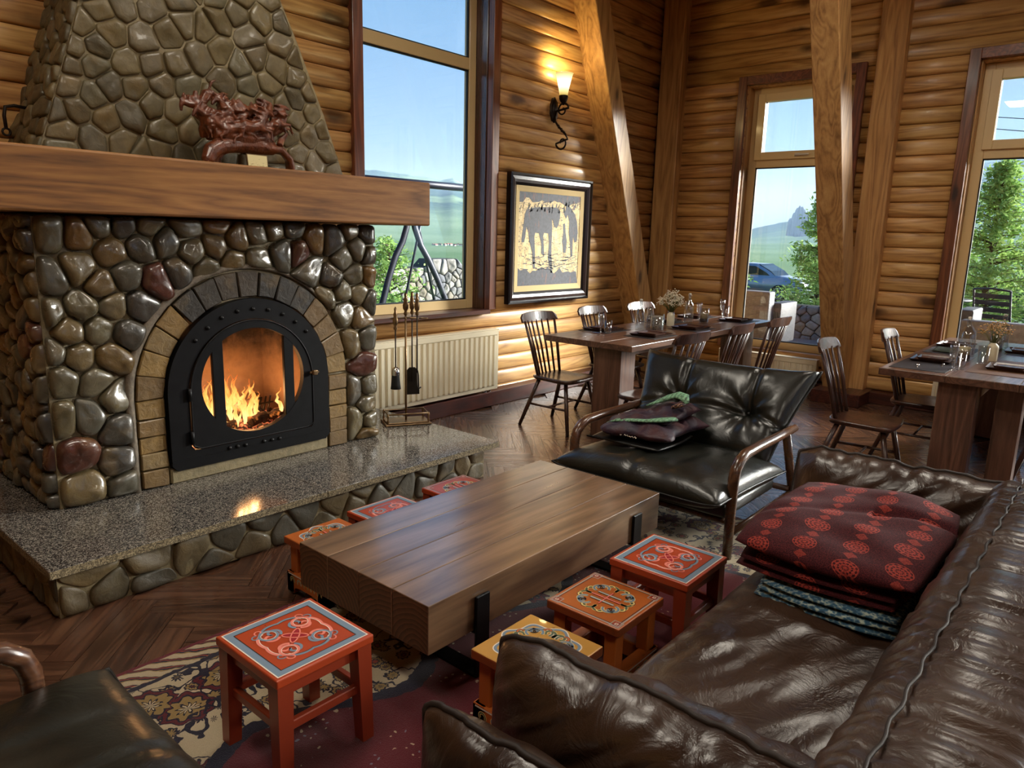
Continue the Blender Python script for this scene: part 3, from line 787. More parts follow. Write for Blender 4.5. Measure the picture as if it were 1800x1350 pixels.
# ---- fire: logs, embers, flames, grate
def flame_mat():
    m = bpy.data.materials.new('flame'); m.use_nodes = True; MATS['flame'] = m
    nt = m.node_tree; nt.nodes.clear(); g = G(nt)
    co = g.obj(); x, y, z = g.sep(co); r = g.rnd()
    n = g.noise(g.vm('ADD', g.vm('MULTIPLY', co, (22, 22, 8)), g.comb(g.m('MULTIPLY', r, 50), 0, 0)), 1.0, 4.0, 0.6, 1.2)
    h = g.m('ADD', g.m('MULTIPLY', z, 3.2), g.m('MULTIPLY', g.m('SUBTRACT', n, 0.5), 1.1))
    col = g.ramp(h, [(0.0, (1.0, 0.68, 0.30)), (0.3, (1.0, 0.50, 0.14)), (0.7, (0.95, 0.28, 0.05)), (1.0, (0.7, 0.12, 0.02))])
    a = g.mapr(h, 0.15, 0.95, 0.85, 0.0)
    lw = g.n('ShaderNodeLayerWeight', {'Blend': 0.35}, out='Facing')
    a = g.m('MULTIPLY', a, g.mapr(lw, 0.2, 0.95, 1.0, 0.05))
    e = g.n('ShaderNodeEmission', {0: col, 1: 2.2}); t = g.n('ShaderNodeBsdfTransparent')
    g.n('ShaderNodeOutputMaterial', {0: g.n('ShaderNodeMixShader', {0: a, 1: t, 2: e})}, out=None)
    m, g, b = newmat('ember'); co = g.obj(); n = g.noise(co, 24.0, 4.0, 0.6); hot = g.mapr(n, 0.48, 0.72)
    setb(g, b, color=srgb(50, 38, 34), rough=0.95, emit=g.mix(hot, (0.9, 0.10, 0.05), (1.0, 0.45, 0.16)), emits=g.m('MULTIPLY', hot, 2.4), normal=g.bump(n, 0.8, 0.02))
    m, g, b = newmat('charlog'); co = g.obj(); n = g.noise(co, 20.0, 4.0, 0.6); hot = g.mapr(n, 0.58, 0.74)
    setb(g, b, color=g.ramp(n, [(0.3, srgb(24, 16, 12)), (0.7, srgb(92, 62, 44))]), rough=0.95, emit=(1.0, 0.3, 0.06), emits=g.m('MULTIPLY', hot, 1.3), normal=g.bump(n, 1.0, 0.02))
flame_mat()
bm = bm_new()
for i in range(70):
    x, y = rg.uniform(-0.36, 0.36), rg.uniform(-0.24, 0.2); s = rg.uniform(0.014, 0.034)
    m4 = Matrix.Translation((x, y, s*0.6+0.02*rg.random())) @ Matrix.Rotation(rg.random()*3, 4, 'Z') @ Matrix.Diagonal((s*1.6, s, s, 1))
    bmesh.ops.create_icosphere(bm, subdivisions=1, radius=1.0, matrix=m4)
add_box(bm, (-0.38, -0.26, -0.004), (0.38, 0.24, 0.016))
o = obj('embers', bm, 'ember', None, (AC, 4.13, 0.402)); tag(o, 'bed of glowing pink-red embers on the stove floor', 'embers', kind='stuff')
for i, (x, y, z, L, a, ry) in enumerate(((0.02, 0.06, 0.065, 0.46, 0.10, 0.02), (-0.16, -0.06, 0.06, 0.30, -0.5, 0.05), (0.10, 0.02, 0.125, 0.34, 0.55, -0.1), (0.20, -0.08, 0.06, 0.26, 0.2, 0.0))):
    bm = bm_new(); add_tube(bm, [(-L/2+L*k/6, 0.006*math.sin(k*2+i), 0.006*math.cos(k*1.7+i)) for k in range(7)], [0.036*(1+0.12*math.sin(k*2.1+i)) for k in range(7)], 9)
    o = obj('firewood', bm, 'charlog', None, (AC+x, 4.13+y, 0.40+z), (0, ry, a))
    tag(o, ('charred log lying across the back of the embers', 'short charred log at the left of the fire', 'charred log lying on top of the others', 'short charred log at the right of the fire')[i], 'firewood', 'logs in the fire')
bm = bm_new()
for k in range(6): add_tube(bm, [(k*0.032, 0, 0), (k*0.032+0.045, 0.02, 0.125)], 0.0065, 6)
add_tube(bm, [(-0.01, -0.004, 0.01), (0.18, -0.004, 0.01)], 0.007, 6); add_tube(bm, [(0.02, 0.012, 0.085), (0.215, 0.012, 0.085)], 0.006, 6)
o = obj('fire_grate', bm, 'tool_iron', None, (AC+0.12, 4.18, 0.43)); tag(o, 'iron grate leaning at the right inside the stove', 'grate')
def flame(x, y, z, h, w, sd):
    bm = bm_new(); r2 = random.Random(sd); n = 9; pts = []; rs = []
    ph = r2.random()*6
    for k in range(n+1):
        t = k/n; pts.append((0.035*math.sin(ph+t*5)*t+0.02*t*r2.uniform(-1, 1), 0.02*math.cos(ph+t*4)*t, h*t)); rs.append(max(0.002, w*(math.sin(math.pi*min(1, t*0.9+0.12))**0.8)*(1-t*0.75)))
    add_tube(bm, pts, rs, 10, True, (0, 1, 0), 0.45)
    bm.transform(Matrix.Diagonal((1, 1, 1, 1)))
    return bm
fr = thing('fire', 'orange flames rising from the logs behind the stove glass', 'fire', (AC, 4.13, 0.42))
for i in range(44):
    x = rg.gauss(-0.03, 0.15); x = max(-0.31, min(0.30, x)); y = rg.uniform(-0.12, 0.16)
    h = rg.uniform(0.14, 0.26)*(1.25-1.8*abs(x-0.02)) if i > 5 else rg.uniform(0.26, 0.36)
    obj('flame', flame(0, 0, 0, max(0.08, h), rg.uniform(0.014, 0.030), i), 'flame', fr, (x if i > 5 else 0.02+rg.gauss(0, 0.04), y, rg.uniform(0.0, 0.07)))
for (x, y, z, e) in ((0.05, -0.02, 0.16, 9.0), (-0.2, 0.0, 0.12, 4.0)):
    ld = bpy.data.lights.new('fire_light', 'POINT'); ld.energy = e*1.8; ld.color = (1.0, 0.52, 0.22); ld.shadow_soft_size = 0.09
    lo = bpy.data.objects.new('fire_light', ld); COL.objects.link(lo); lo.parent = fr; lo.location = (x, y, z)
# ---- mantel beam
bm = bm_new(); add_rbox(bm, (-1.285, -0.5, 0), (1.285, 0.49, 0.283), 0.012, 2)
o = obj('mantel_beam', bm, 'mantel', None, (2.167, 4.2, 1.667)); tag(o, 'thick reddish-brown timber mantel across the fireplace', 'mantel')
# ---- chimney
CY = 4.22
ch = thing('chimney', 'tapering chimney breast of olive-brown field stones above the mantel', 'chimney', (2.2, 4.45, 1.95))
def cho(o):
    if o: o.parent = ch; o.matrix_parent_inverse = Matrix.Translation((-2.2, -4.45, -1.95))
    return o
Z0c, Z1c = 1.952, 3.15
def cl(z): return 1.322+0.322*(z-2.0)
def cr(z): return 3.125-0.445*(z-2.0)+0.02*math.sin((z-2.0)*3)
bm = bm_new(); lv = [(Z0c, cl(Z0c), cr(Z0c)), (2.35, cl(2.35), cr(2.35)), (2.75, cl(2.75), cr(2.75)), (Z1c, cl(Z1c), cr(Z1c)), (ZC-0.01, cl(Z1c)+0.02, cr(Z1c)-0.02)]
rings = [[bm.verts.new(p) for p in ((a, CY, z), (b, CY, z), (b, YW-0.004, z), (a, YW-0.004, z))] for z, a, b in lv]
for a, b in zip(rings, rings[1:]):
    for k in range(4): bm.faces.new((a[k], a[(k+1) % 4], b[(k+1) % 4], b[k]))
bm.faces.new(rings[0]); bm.faces.new(rings[-1])
cho(obj('mortar_core', bm, 'mortar'))
bound = [(cl(Z0c), Z0c), (cr(Z0c), Z0c), (cr(Z1c), Z1c), (cl(Z1c), Z1c)]
for c in pack(bound, 0.142, 21, None, 1.3): cho(stone_obj(c, (0, CY-0.002, 0), EX, EZ, -EY, 0.017, 0.0042, 'stone_up', None, rg, angular=1.0))
bound = [(CY, Z0c), (YW, Z0c), (YW, Z1c), (CY, Z1c)]
nx = Vector((-1, 0, 0.32)).normalized(); e2 = Vector((0.322, 0, 1.0))
for c in pack(bound, 0.13, 22): cho(stone_obj(c, (cl(0)+0.002, 0, 0), EY, e2, nx, 0.024, 0.0045, 'stone_up', None, rg, angular=1.0))
bm = bm_new(); add_tube(bm, [(1.385, 4.52, 2.20), (1.31, 4.52, 2.205), (1.27, 4.52, 2.195), (1.262, 4.52, 2.15), (1.265, 4.52, 2.09)], 0.009, 6)
add_tube(bm, [(1.265+0.018*math.cos(a), 4.52, 2.072+0.018*math.sin(a)) for a in [2*math.pi*k/10 for k in range(10)]], 0.006, 6, closed=True)
o = obj('iron_hook', bm, 'hook_iron'); tag(o, 'bent iron hook on the left flank of the chimney', 'hook')
# ---- hearth
he = thing('hearth', 'raised stone hearth with a dark granite top in front of the fireplace', 'hearth', (2.2, 3.9, 0))
HX0, HX1, HY = 0.905, 3.50, 3.215
def ho(o):
    if o: o.parent = he; o.matrix_parent_inverse = Matrix.Translation((-2.2, -3.9, 0))
    return o
bm = bm_new(); add_box(bm, (HX0, HY, 0), (HX1, YW, 0.20)); ho(obj('mortar_core', bm, 'mortar'))
for c in pack([(HX0, 0), (HX1, 0), (HX1, 0.2), (HX0, 0.2)], 0.15, 31, None, 1.6): ho(stone_obj(c, (0, HY-0.002, 0), EX, EZ, -EY, 0.013, 0.0035, 'stone_hearth', None, rg))
for c in pack([(HY, 0), (YW, 0), (YW, 0.2), (HY, 0.2)], 0.13, 32, None, 1.5): ho(stone_obj(c, (HX0+0.002, 0, 0), EY, EZ, -EX, 0.013, 0.0035, 'stone_hearth', None, rg))
for a, b, c, d in ((0.868, 2.205, 3.165, 3.968), (2.207, 3.60, 3.165, 3.968), (0.868, 1.6, 3.970, 4.70), (1.602, 3.60, 3.970, 4.70)):
    bm = bm_new(); add_rbox(bm, (a, c, 0.2), (b, d, 0.24), 0.003, 1)
    for f in bm.faces:
        if abs(f.normal.z) < 0.5: f.material_index = 1
    ho(obj('granite_slab', bm, ['granite', 'granite_edge']))
# ---------------------------------------------------------------- radiators
def radiator(name, L, H, D, label, loc, rz=0.0, pipes=None):
    t = thing(name, label, 'radiator', loc, rz, 'panel radiators below the windows')
    n = max(6, int(round(L/0.066))); prof = []
    p = (L-0.05)/n
    for i in range(n):
        x = 0.025+i*p
        prof += [(x, 0.0), (x+p*0.10, 0.0), (x+p*0.24, -0.016), (x+p*0.76, -0.016), (x+p*0.90, 0.0)]
    prof.append((L-0.025, 0.0))
    bm = bm_new(); z0, z1 = 0.045, H-0.06
    A = [bm.verts.new((x, y, z0)) for x, y in prof]; B = [bm.verts.new((x, y, z1)) for x, y in prof]
    for k in range(len(prof)-1): bm.faces.new((A[k], A[k+1], B[k+1], B[k]))
    add_rbox(bm, (0.0, -0.002, 0.0), (L, 0.012, z0), 0.004, 1); add_rbox(bm, (0.0, -0.002, z1), (L, 0.012, H-0.012), 0.004, 1)
    add_rbox(bm, (0.0, -0.002, z0-0.004), (0.026, 0.012, z1+0.004), 0.003, 1); add_rbox(bm, (L-0.026, -0.002, z0-0.004), (L, 0.012, z1+0.004), 0.003, 1)
    add_box(bm, (0.01, 0.006, 0.01), (L-0.01, 0.012, H-0.02))
    obj('front_panel', bm, 'radiator', t)
    bm = bm_new(); add_box(bm, (0.01, D-0.02, 0.01), (L-0.01, D-0.008, H-0.02)); obj('rear_panel', bm, 'radiator', t)
    bm = bm_new(); add_rbox(bm, (-0.004, -0.004, H-0.012), (L+0.004, D, H), 0.004, 1)
    obj('top_grille', bm, 'radiator', t)
    for x in (0.0, L-0.006):
        bm = bm_new(); add_rbox(bm, (x-0.002, 0.0, 0.02), (x+0.008, D, H-0.008), 0.003, 1); obj('side_cover', bm, 'radiator', t)
    if pipes:
        for k, x in enumerate(pipes):
            bm = bm_new(); add_tube(bm, [(x, D*0.5, 0.01), (x, D*0.5, -0.05), (x+0.015*k, D*0.5-0.01*k, -loc[2]+0.002)], 0.012, 8); q = obj('pipe', bm, 'pipe_white', t)
            bm = bm_new(); add_lathe(bm, [(0.019, -0.045), (0.021, -0.03), (0.021, -0.015), (0.017, 0.0)], 10, (x, D*0.5, 0)); obj('valve_nut', bm, 'chrome', q)
    return t
radiator('radiator', 1.545, 0.585, 0.085, 'long cream ribbed radiator below the tall window beside the fireplace', (3.615, YW-0.125, 0.164), 0, (1.405, 1.465))
radiator('radiator', 1.12, 0.29, 0.085, 'low cream radiator below the narrow corner window', (XW-0.20, 3.64, 0.10), -math.pi/2, (0.98, 1.03))
radiator('radiator', 1.12, 0.29, 0.085, 'low cream radiator seen behind the second dining table', (XW-0.20, 1.40, 0.10), -math.pi/2, (0.98, 1.03))
# ---------------------------------------------------------------- fireplace tools
TX, TY, TZ = 3.47, 3.975, 0.2405
t = thing('tool_stand', 'bronze fireplace tool stand with railed tray on the hearth end', 'tool stand', (TX, TY, TZ), math.radians(-28))
bm = bm_new(); add_rbox(bm, (-0.17, -0.10, 0), (0.17, 0.10, 0.014), 0.004, 1); add_rbox(bm, (-0.155, -0.085, 0.012), (0.155, 0.085, 0.024), 0.004, 1); obj('base_tray', bm, 'bronze', t)
bm = bm_new()
for z in (0.085,): add_tube(bm, [(-0.15, -0.08, z), (0.15, -0.08, z), (0.15, 0.08, z), (-0.15, 0.08, z)], 0.006, 6, closed=True)
obj('rail', bm, 'bronze', t)
for x in (-0.15, 0.15):
    for y in (-0.08, 0.08):
        bm = bm_new(); add_lathe(bm, [(0.006, 0.02), (0.010, 0.035), (0.005, 0.05), (0.010, 0.07), (0.006, 0.088), (0, 0.094)], 8, (x, y, 0)); obj('rail_post', bm, 'bronze', t)
bm = bm_new(); add_tube(bm, [(0, 0, 0.02), (0, 0, 0.80)], 0.008, 8); obj('pole', bm, 'bronze', t)
HP = [(0.013, 0), (0.016, 0.012), (0.010, 0.03), (0.020, 0.05), (0.022, 0.08), (0.014, 0.105), (0.018, 0.12), (0.010, 0.14), (0.012, 0.165), (0, 0.185)]
bm = bm_new(); add_lathe(bm, [(r, z*0.9+0.80) for r, z in HP], 10); obj('finial', bm, 'bronze', t)
bm = bm_new(); add_tube(bm, [(-0.085, -0.02, 0.775), (0, 0, 0.78), (0.13, 0.01, 0.775)], 0.007, 6)
for x in (-0.085, 0.06, 0.13): add_tube(bm, [(x+0.03*math.cos(a), 0.0+0.022*math.sin(a)-0.01, 0.776) for a in [2*math.pi*k/10 for k in range(10)]], 0.005, 5, closed=True)
obj('hook_bar', bm, 'bronze', t)
def stand_pt(x, y): 
    a = math.radians(-28); return (TX+x*math.cos(a)-y*math.sin(a), TY+x*math.sin(a)+y*math.cos(a))
def tool(name, x, y, z0, z1, label, build):
    px, py = stand_pt(x, y)
    t = thing(name, label, 'fire tool', (px, py, TZ+z0), math.radians(-28), 'fireplace tools on the stand')
    bm = bm_new(); add_tube(bm, [(0, 0, 0.10), (0, 0, z1-z0)], 0.0055, 6); obj('shaft', bm, 'tool_iron', t)
    bm = bm_new(); add_lathe(bm, [(r*0.9, z*0.9+z1-z0) for r, z in HP], 8); obj('handle', bm, 'bronze', t)
    build(t); return t
def b_brush(t):
    bm = bm_new(); add_lathe(bm, [(0.010, 0.16), (0.026, 0.15), (0.030, 0.12), (0.030, 0.10)], 12); obj('ferrule', bm, 'chrome', t)
    bm = bm_new(); add_lathe(bm, [(0.028, 0.10), (0.034, 0.03), (0.038, 0.0), (0, 0.0)], 12); obj('bristles', bm, 'brush_bristle', t)
def b_shovel(t):
    bm = bm_new(); pts = [(-0.055, 0.0), (-0.052, 0.14), (-0.045, 0.18), (-0.02, 0.205), (0.02, 0.205), (0.045, 0.18), (0.052, 0.14), (0.055, 0.0)]
    add_prism(bm, pts, -0.003, 0.003, 'y'); obj('scoop', bm, 'tool_iron', t)
def b_poker(t):
    bm = bm_new(); add_tube(bm, [(0, 0, 0.12), (0, 0, 0.02), (0.012, 0, 0.0), (0.03, 0, 0.012)], 0.006, 6); obj('poker_tip', bm, 'tool_iron', t)
tool('hearth_brush', -0.085, -0.045, 0.27, 0.70, 'hearth brush with black bristles hanging on the tool stand', b_brush)
tool('ash_shovel', 0.06, 0.055, 0.20, 0.80, 'flat ash shovel hanging on the tool stand', b_shovel)
tool('poker', 0.075, -0.035, 0.26, 0.80, 'thin poker with a hooked tip hanging on the tool stand', b_poker)
# ---------------------------------------------------------------- rug
def rug():
    m, g, b = newmat('rug')
    co = g.obj(); x, y, z = g.sep(co)
    HX, HY = 2.10, 1.14
    wp = g.vm('ADD', co, g.vm('SCALE', g.vm('SUBTRACT', g.n('ShaderNodeTexNoise', {'Vector': co, 'Scale': 14.0, 'Detail': 3.0}, out=1), (0.5, 0.5, 0.5)), 0.05))
    wx, wy, wz = g.sep(wp)
    de = g.m('MINIMUM', g.m('SUBTRACT', HX, g.m('ABSOLUTE', x)), g.m('SUBTRACT', HY, g.m('ABSOLUTE', y)))
    dw = g.m('MINIMUM', g.m('SUBTRACT', HX, g.m('ABSOLUTE', wx)), g.m('SUBTRACT', HY, g.m('ABSOLUTE', wy)))
    cream, navy, burg, tan, red, grey = srgb(190, 174, 144), srgb(22, 22, 46), srgb(92, 18, 32), srgb(150, 124, 74), srgb(148, 58, 38), srgb(120, 124, 138)
    # big border flowers
    p2 = g.comb(wx, wy, 0.0)
    def motif(scale, seed, rings):
        pv = g.vm('ADD', p2, (seed, seed*0.7, 0))
        d = g.vor(pv, scale, rnd=0.75); cl = g.sep(g.vor(pv, scale, out='Color', rnd=0.75))
        ce = g.vm('SUBTRACT', g.vm('SCALE', pv, scale), g.n('ShaderNodeVectorMath', {0: g.vor(pv, scale, out='Position', rnd=0.75), 'Scale': scale}, operation='SCALE'))
        cx, cy, cz = g.sep(ce)
        an = g.m('ARCTAN2', cy, cx)
        pet = g.m('MULTIPLY', g.m('SINE', g.m('MULTIPLY', an, 9.0)), 0.035)
        dd = g.m('ADD', d, pet)
        return g.ramp(dd, rings, 'CONSTANT'), dd, cl
    big, db, cb = motif(4.6, 1.3, [(0.0, tan), (0.05, navy), (0.09, cream), (0.15, navy), (0.18, tan), (0.30, navy), (0.335, burg), (0.40, navy), (0.43, cream)])
    small, ds, cs = motif(13.0, 4.1, [(0.0, red), (0.12, navy), (0.20, tan), (0.32, navy), (0.40, cream)])
    border = g.mix(g.mapr(db, 0.425, 0.435), big, small)
    vines = g.m('ABSOLUTE', g.m('SUBTRACT', g.noise(p2, 6.0, 2.0), 0.5))
    border = g.mix(g.m('MULTIPLY', g.m('LESS_THAN', vines, 0.012), g.m('GREATER_THAN', ds, 0.40)), border, navy)
    # inner field
    dots = g.vor(p2, 34.0, rnd=0.35); dcol = g.sep(g.vor(p2, 34.0, out='Color', rnd=0.35))
    msk = g.m('LESS_THAN', g.m('ABSOLUTE', g.m('SUBTRACT', g.noise(p2, 2.6, 1.0), 0.5)), 0.035)
    field = g.mix(g.m('MULTIPLY', g.m('LESS_THAN', dots, 0.20), msk), burg, g.mix(g.m('GREATER_THAN', dcol[0], 0.5), grey, cream))
    med, dm, cm = motif(1.7, 7.7, [(0.0, tan), (0.08, navy), (0.12, burg), (0.20, tan), (0.23, navy), (0.27, burg)])
    field = g.mix(g.m('LESS_THAN', dm, 0.26), field, med)
    lob = g.m('MULTIPLY', g.m('SINE', g.m('MULTIPLY', g.m('ADD', x, g.m('MULTIPLY', y, 0.3)), 7.0)), 0.10)
    k = g.m('ADD', dw, lob)
    col = g.mix(g.m('GREATER_THAN', k, 0.70), border, g.mix(g.m('LESS_THAN', k, 0.76), field, navy))
    guard = g.ramp(g.m('FRACT', g.m('MULTIPLY', g.m('ADD', wx, g.m('MULTIPLY', wy, 1.4)), 11.0)), [(0.0, cream), (0.35, tan), (0.45, navy), (0.60, red), (0.70, navy), (0.8, cream)], 'CONSTANT')
    col = g.mix(g.m('LESS_THAN', dw, 0.13), col, guard)
    col = g.mix(g.m('LESS_THAN', g.m('ABSOLUTE', g.m('SUBTRACT', dw, 0.145)), 0.012), col, navy)
    col = g.mix(g.m('LESS_THAN', de, 0.022), col, srgb(104, 22, 40))
    f = g.noise(co, 420.0, 2.0)
    col = g.mix(g.mapr(f, 0.3, 0.7, 0.0, 0.25), col, g.mix(0.7, col, (0.0, 0.0, 0.0)))
    setb(g, b, color=col, rough=0.95, sheen=0.25, spec=0.1, normal=g.bump(f, 0.6, 0.006))
    o = obj('rug', rbox((-HX, -HY, 0), (HX, HY, 0.011), 0.004, 1), 'rug', None, (1.90, 1.485, 0.0005))
    tag(o, 'burgundy and cream oriental rug under the coffee table', 'rug')
rug()
# ---------------------------------------------------------------- coffee table
CT = (2.325, 2.04, 0.0115)
t = thing('coffee_table', 'low coffee table of four thick timber beams on black steel straps', 'coffee table', CT)
def beam_end(): pass
for i in range(4):
    y0 = -0.382+i*0.191
    bm = bm_new(); add_rbox(bm, (-0.78, -0.0935, -0.092), (0.78, 0.0935, 0.092), 0.002, 1); fixn(bm)
    for f in bm.faces:
        if abs(f.normal.x) > 0.9: f.material_index = 1
    obj('beam', bm, ['table_beam', 'endgrain'], t, (0.0, y0+0.0955, 0.281))
for x in (-0.52, 0.56):
    bm = bm_new()
    add_rbox(bm, (x-0.035, -0.396, 0), (x+0.035, -0.384, 0.325), 0.002, 1); add_rbox(bm, (x-0.035, 0.384, 0), (x+0.035, 0.396, 0.325), 0.002, 1)
    add_rbox(bm, (x-0.035, -0.384, 0), (x+0.035, 0.384, 0.012), 0.002, 1); add_rbox(bm, (x-0.035, -0.384, 0.177), (x+0.035, 0.384, 0.187), 0.002, 1)
    obj('strap_leg', bm, 'black_steel', t)
# ---------------------------------------------------------------- painted stools
def paint(name, c, wear=0.4):
    m, g, b = newmat(name); co = g.obj()
    n = g.noise(co, 70.0, 5.0, 0.7); n2 = g.noise(co, 9.0, 3.0)
    col = g.mix(g.mapr(g.m('ADD', n, g.m('MULTIPLY', n2, 0.5)), 0.98-wear*0.12, 1.02, 0.0, 0.8), c, srgb(86, 52, 32))
    col = g.mix(g.mapr(n2, 0.4, 0.8, 0.0, 0.25), col, tuple(v*0.6 for v in c))
    setb(g, b, color=col, rough=0.36, coat=0.15, normal=g.bump(n, 0.08, 0.003))
paint('paint_red', srgb(170, 64, 30)); paint('paint_leg', srgb(142, 54, 30)); paint('paint_orange', srgb(176, 92, 36)); paint('paint_ochre', srgb(188, 138, 62), 0.6); paint('paint_rim', srgb(138, 66, 32), 1.6)
for nm, c in (('p_blue', (112, 132, 150)), ('p_white', (228, 214, 200)), ('p_black', (30, 24, 24)), ('p_pink', (226, 128, 112)), ('p_crimson', (150, 22, 34)), ('p_cream', (226, 196, 122)), ('p_green', (84, 98, 74)), ('p_grey', (168, 166, 160)), ('p_orange', (192, 92, 30))):
    plain(nm, srgb(*c), 0.45)
PAL = ['p_white', 'p_black', 'p_blue', 'p_pink', 'p_crimson', 'p_cream', 'p_green', 'p_grey', 'p_orange']
PI_ = {k: i for i, k in enumerate(PAL)}
def ribbon(bm, pts, w, col, z=0.0, closed=False):
    n = len(pts); A = []; B = []
    for i, p in enumerate(pts):
        a = pts[(i-1) % n] if closed or i > 0 else p; b = pts[(i+1) % n] if closed or i < n-1 else p
        dx, dy = b[0]-a[0], b[1]-a[1]; l = math.hypot(dx, dy) or 1
        ox, oy = -dy/l*w/2, dx/l*w/2
        A.append(bm.verts.new((p[0]+ox, p[1]+oy, z))); B.append(bm.verts.new((p[0]-ox, p[1]-oy, z)))
    for i in range(n if closed else n-1):
        j = (i+1) % n
        f = bm.faces.new((A[i], B[i], B[j], A[j])); f.material_index = PI_[col]
def square(s, s2=None): s2 = s2 or s; return [(-s, -s2), (s, -s2), (s, s2), (-s, s2)]
def sqribbon(bm, s, w, col, z):
    for a, b in ((s-w/2, s+w/2),):
        o = [bm.verts.new((x, y, z)) for x, y in square(b)]; i = [bm.verts.new((x, y, z)) for x, y in square(a)]
        for k in range(4):
            f = bm.faces.new((o[k], o[(k+1) % 4], i[(k+1) % 4], i[k])); f.material_index = PI_[col]
def arc(cx, cy, r, a0, a1, n=16, r2=None): return [(cx+(r+((r2 or r)-r)*k/n)*math.cos(a0+(a1-a0)*k/n), cy+(r+((r2 or r)-r)*k/n)*math.sin(a0+(a1-a0)*k/n)) for k in range(n+1)]
def two(bm, pts, w, col, edge, z, closed=False):
    ribbon(bm, pts, w+0.0045, edge, z, closed); ribbon(bm, pts, w, col, z+0.0002, closed)
def orn_a(bm, s):
    k0 = s/0.17; k = k0; z = 0.0004
    sqribbon(bm, 0.143*k, 0.022*k, 'p_blue', z); sqribbon(bm, 0.156*k, 0.004*k, 'p_white', z+0.0002); sqribbon(bm, 0.131*k, 0.003*k, 'p_black', z+0.0002)
    k = k0*1.12
    for q in range(4):
        a = q*math.pi/2; c, sn = math.cos(a), math.sin(a); col, ed = (('p_pink', 'p_white') if q % 2 == 0 else ('p_blue', 'p_white'))
        R = lambda P: [(k*(x*c-y*sn), k*(x*sn+y*c)) for x, y in P]
        lob = [((0.088+0.010*abs(math.sin(3*u)))*math.cos(u), (0.088+0.010*abs(math.sin(3*u)))*math.sin(u)) for u in [-0.86+1.72*j/28 for j in range(29)]]
        ribbon(bm, R(lob), 0.0085*k, col, z+0.0003); ribbon(bm, R([(x*0.955, y*0.955) for x, y in lob]), 0.002*k, 'p_white' if col == 'p_pink' else 'p_black', z+0.0004)
        for sg in (-1, 1):
            ribbon(bm, R([(x, sg*y) for x, y in arc(0.062, 0.082, 0.014, -0.6, 4.2, 18, 0.004)]), 0.004*k, col, z+0.0004)
            ribbon(bm, R([(x, sg*y) for x, y in arc(0.052, 0.036, 0.022, -2.6, 2.4, 18, 0.010)]), 0.008*k, col, z+0.0005)
        cc = arc(0.072, 0, 0.024, 0, 2*math.pi, 20)
        a2 = a+math.pi/4; c2, s2 = math.cos(a2), math.sin(a2)
        ribbon(bm, [(k*(x*c2-y*s2), k*(x*s2+y*c2)) for x, y in cc], 0.0085*k, col, z+0.0006); ribbon(bm, [(k*(x*c2-y*s2), k*(x*s2+y*c2)) for x, y in arc(0.072, 0, 0.0205, 0, 2*math.pi, 20)], 0.0015*k, 'p_white', z+0.0007)
    for a in (math.pi/4, -math.pi/4):
        el = [(k*(0.036*math.cos(u)*math.cos(a)-0.011*math.sin(u)*math.sin(a)), k*(0.036*math.cos(u)*math.sin(a)+0.011*math.sin(u)*math.cos(a))) for u in [2*math.pi*j/24 for j in range(24)]]
        f = bm.faces.new([bm.verts.new((x, y, z+0.0004+0.0001*a)) for x, y in el]); f.material_index = PI_['p_crimson']
        ribbon(bm, el, 0.004*k, 'p_pink', z+0.0007, True)
